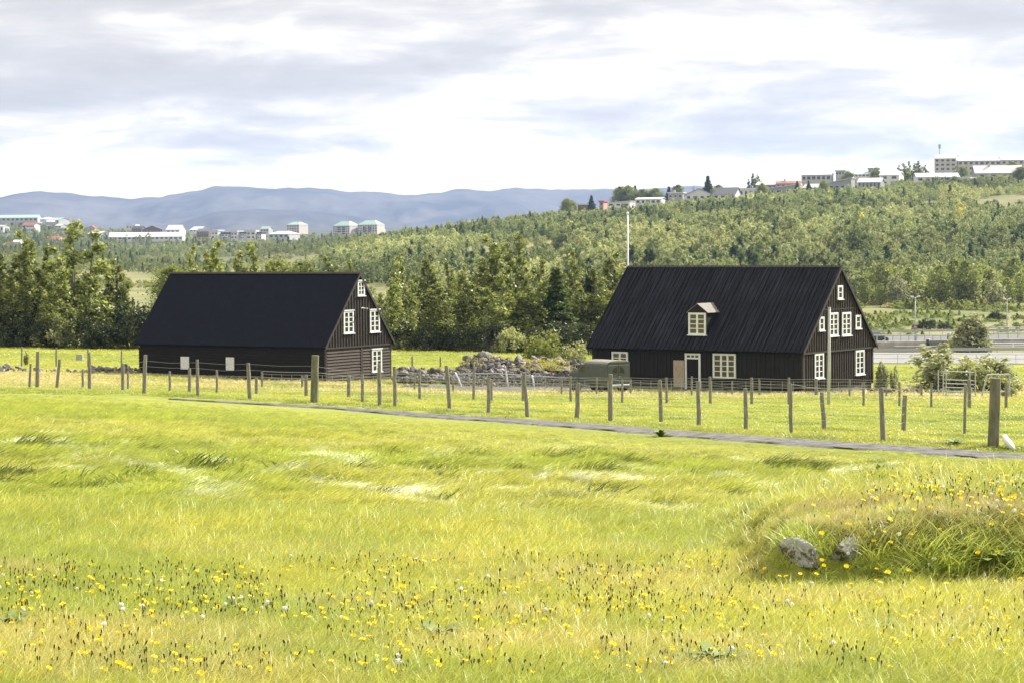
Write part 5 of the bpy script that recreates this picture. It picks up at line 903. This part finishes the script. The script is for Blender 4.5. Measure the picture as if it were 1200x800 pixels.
# ---------------------------------------------------------------- boulders in the mound, flowers, weeds
def boulder(name, label, px, py, Y, sx, sy, sz, seed, rz):
    V = stone_shape(seed, IV3) ; n = np.linalg.norm(V, axis=1, keepdims=True); V = V * (1 + .03 * np.sin(V[:, [1]] * 11 + V[:, [2]] * 7)); V = V * np.array([sx, sy, sz])
    m = bpy.data.materials.new('lichened_stone'); m.use_nodes = True; nt = m.node_tree; nn = nt.nodes; l = nt.links; b = nn['Principled BSDF']; b.inputs['Roughness'].default_value = .95
    tc = nn.new('ShaderNodeTexCoord'); t = nn.new('ShaderNodeTexNoise'); t.inputs['Scale'].default_value = 7; t.inputs['Detail'].default_value = 8; t.inputs['Roughness'].default_value = .6; l.new(tc.outputs['Object'], t.inputs['Vector'])
    r = nn.new('ShaderNodeValToRGB'); e = r.color_ramp.elements; e[0].position = .44; e[0].color = (.10, .085, .065, 1); e[1].position = .47; e[1].color = (.33, .335, .35, 1); x = e.new(.75); x.color = (.24, .245, .255, 1); l.new(t.outputs[0], r.inputs[0]); l.new(r.outputs[0], b.inputs['Base Color'])
    t2 = nn.new('ShaderNodeTexNoise'); t2.inputs['Scale'].default_value = 25; t2.inputs['Detail'].default_value = 8; l.new(tc.outputs['Object'], t2.inputs['Vector']); bp = nn.new('ShaderNodeBump'); bp.inputs['Strength'].default_value = 1; bp.inputs['Distance'].default_value = .03; l.new(t2.outputs[0], bp.inputs['Height']); l.new(bp.outputs[0], b.inputs['Normal'])
    o = link(name, npmesh(name, V, IF3, m, smooth=True)); o.location = pt(px, py, Y); o.rotation_euler = (0, 0, rz); tag(o, label, 'boulder')
boulder('boulder', 'larger pale grey boulder set in the left end of the grassy mound', 941, 652, 13.1, .19, .24, .20, 3, .4)
boulder('boulder', 'smaller grey boulder in the mound, right of the larger one', 996, 643, 13.09, .13, .2, .17, 6, -.3)
boulder('boulder', 'small dark stone half buried at the right part of the mound front', 1110, 657, 13.0, .05, .08, .07, 8, .2)

FLM = [mat('flower_stem', (.10, .15, .03), .7), mat('flower_yellow', (.90, .72, .015), .6, (.90, .69, .01), 60), mat('seed_head', (.85, .82, .76), .95), mat('brown_bud', (.07, .05, .03), .9)]
def flower(kind, seed):
    r = random.Random(seed); b = MB(); h = r.uniform(.10, .15); lx, ly = r.uniform(-.03, .03), r.uniform(-.03, .03); b.cur = 0; b.tube([(0, 0, -.02), (lx * .4, ly * .4, h * .5), (lx, ly, h)], (.0022 if kind != 'b' else .0012), 4, False); c = Vector((lx, ly, h)); b.cur = 1
    if kind == 'y':
        for ring, (n, ra, up) in enumerate(((16, .017, .004), (12, .011, .009))):
            for k in range(n):
                a = 2 * math.pi * k / n + ring * .2; d = Vector((math.cos(a), math.sin(a), 0)); s = Vector((-d.y, d.x, 0)) * .0032; b.add([c + d * .002 - s * .5, c + d * .002 + s * .5, c + d * ra + s + Vector((0, 0, up)), c + d * ra - s + Vector((0, 0, up))], [(0, 1, 2, 3)])
        b.tube([c - Vector((0, 0, .008)), c + Vector((0, 0, .003))], [.003, .007], 6)
    elif kind == 'w':
        for k in range(60):
            d = Vector((r.gauss(0, 1), r.gauss(0, 1), r.gauss(0, 1))).normalized(); s = d.orthogonal().normalized() * .003; q = c + d * .014; b.add([c, q - s, q + s], [(0, 1, 2)]); t = d.cross(s).normalized() * .003; b.add([q - s - t, q + s - t, q + s + t, q - s + t], [(0, 1, 2, 3)])
    else: b.tube([c - Vector((0, 0, .008)), c, c + Vector((0, 0, .012)), c + Vector((0, 0, .016))], [.0015, .0045, .004, .0015], 6)
    return b
def fl_protos(kind, mi, n, nm):
    out = []
    for k in range(n): o = flower(kind, k * 3 + mi).build(nm, [FLM[0], FLM[mi]]); out.append(o.data); bpy.data.objects.remove(o)
    return out
def flpos(n, zone):
    out = []
    while len(out) < n:
        if zone == 'front': px = R.uniform(-10, 1210); py = 800 - 125 * R.random() ** 1.25 
        elif zone == 'band': px = R.uniform(0, 850); py = R.uniform(662, 735)
        elif zone == 'crest': px = 1205 - 190 * R.random() ** .9; py = R.gauss(578, 13)
        elif zone == 'mound': px = R.uniform(930, 1200); py = R.uniform(580, 700)
        else: px = R.uniform(0, 1200); py = R.uniform(590, 690)
        if zone in ('front', 'band') and fbm(np.array([px / 90.]), np.array([py / 30.]), 3, 14)[0] < .42 + .12 * R.random(): continue
        h = hit(px, py, 7.5, 30); out.append(h + Vector((0, 0, -.01)))
    return out
yp = fl_protos('y', 1, 6, 'dandelion'); wp = fl_protos('w', 2, 3, 'dandelion_clock'); bp_ = fl_protos('b', 3, 4, 'bud')
def put(ps, protos, name, lab, cat, grp):
    for i, p in enumerate(ps):
        o = link(name, protos[i % len(protos)]); o.location = p; s = R.uniform(.8, 1.15); s *= .8 if name == 'dandelion' else .85; o.scale = (s, s, s * R.uniform(.6, .95)); o.rotation_euler = (Matrix.Rotation(R.uniform(.1, .8), 3, 'X') @ Matrix.Rotation(R.uniform(-.3, .3), 3, 'Y') @ Matrix.Rotation(R.uniform(0, 6.28), 3, 'Z')).to_euler(); tag(o, lab, cat, grp)
put(flpos(95, 'front') + flpos(40, 'band') + flpos(14, 'far'), yp, 'dandelion', 'yellow dandelion-like flower in the foreground meadow grass', 'flower', 'yellow flowers in the foreground meadow')
put(flpos(105, 'crest') + flpos(34, 'mound'), yp, 'dandelion', 'yellow dandelion-like flower growing on the grassy mound', 'flower', 'yellow flowers on the grassy mound')
put(flpos(30, 'front') + flpos(20, 'band'), wp, 'seed_head', 'white fluffy seed head in the foreground meadow grass', 'seed head', 'white seed heads in the foreground meadow')
put(flpos(12, 'crest') + flpos(10, 'mound'), wp, 'seed_head', 'white fluffy seed head on the grassy mound', 'seed head', 'white seed heads on the grassy mound')
bud_p = np.array([p[:] for p in flpos(800, 'front') + flpos(700, 'band') + flpos(200, 'crest') + flpos(70, 'mound')]); n = len(bud_p); s = rng.uniform(.5, .85, n)
scatter('withered_buds', bp_, bud_p, np.column_stack([rng.normal(0, .2, n), rng.normal(0, .2, n), rng.uniform(0, 6.28, n)]), np.stack([s, s, s], 1), np.ones((n, 3)), rng.integers(0, 4, n), 'brown withered flower buds standing in the foreground grass')
yq = np.array([p[:] for p in flpos(290, 'front') + flpos(60, 'band')]); n = len(yq); s = rng.uniform(.5, .72, n)
scatter('small_dandelions', yp, yq, np.column_stack([rng.uniform(.1, .7, n), rng.normal(0, .2, n), np.zeros(n)]), np.stack([s, s, s], 1), np.ones((n, 3)), rng.integers(0, 6, n), 'the many smaller yellow flowers strewn through the foreground grass')
# broad-leaved weeds
WD = mat('dock_leaf', (.11, .17, .03), .5, (.18, .24, .05), 6, spec=.4)
def weed(px, py, s, label, dry=False):
    h = hit(px, py, 7.5, 60); b = MB(); r = random.Random(int(px)); n = 16
    for k in range(n):
        a = 2 * math.pi * k / n + r.uniform(-.2, .2); d = Vector((math.cos(a), math.sin(a), 0)); sd_ = Vector((-d.y, d.x, 0)); L_ = s * r.uniform(.6, 1.1); up = r.uniform(.4, 1.4); w = L_ * .17; pts = [(0, .2), (.35, 1), (.7, .85), (1, .05)]; vs = []
        for t, ww in pts: c = d * L_ * t + Vector((0, 0, L_ * up * (t - .65 * t * t))); vs += [c - sd_ * w * ww, c + sd_ * w * ww]
        b.add(vs, [(0, 1, 3, 2), (2, 3, 5, 4), (4, 5, 7, 6)])
    o = b.build('dock_plant', WD, None, True); o.location = h; tag(o, label, 'plant')
for px, py, s, lab in ((774, 511, .3, 'broad-leaved weed standing at the near edge of the path'), (1030, 556, .30, 'broad-leaved weed behind the mound, below the path end'), (1005, 559, .22, 'small weed left of the larger weed behind the mound'), (845, 779, .16, 'dark-leaved weed low at the right of the foreground'), (820, 778, .15, 'leafy weed left of the dark-leaved weed in the foreground'), (1040, 741, .14, 'small leafy weed right in the foreground grass'), (1155, 660, .2, 'dark glossy weed at the right end of the mound front'), (515, 748, .13, 'pale leafy weed at the middle of the foreground'), (268, 715, .13, 'reddish leafy weed left of the middle foreground'), (15, 735, .14, 'pale leafy weed at the left picture edge'), (1120, 521, .3, 'low leafy weed patch left of the thick end post')): weed(px, py, s, lab)

# ---------------------------------------------------------------- air: far things fade to blue
def haze():
    b = MB(); b.box(-7000, 7000, -120, 12500, -60, 420); m = bpy.data.materials.new('haze_air'); m.use_nodes = True; nt = m.node_tree; nt.nodes.clear(); o_ = nt.nodes.new('ShaderNodeOutputMaterial'); v = nt.nodes.new('ShaderNodeVolumePrincipled')
    v.inputs['Color'].default_value = (.40, .58, .98, 1); v.inputs['Density'].default_value = HAZE; v.inputs['Anisotropy'].default_value = .3; nt.links.new(v.outputs[0], o_.inputs['Volume']); o = b.build('haze', m); tag(o, None, None, None, 'stuff')
HAZE = .000062
haze()
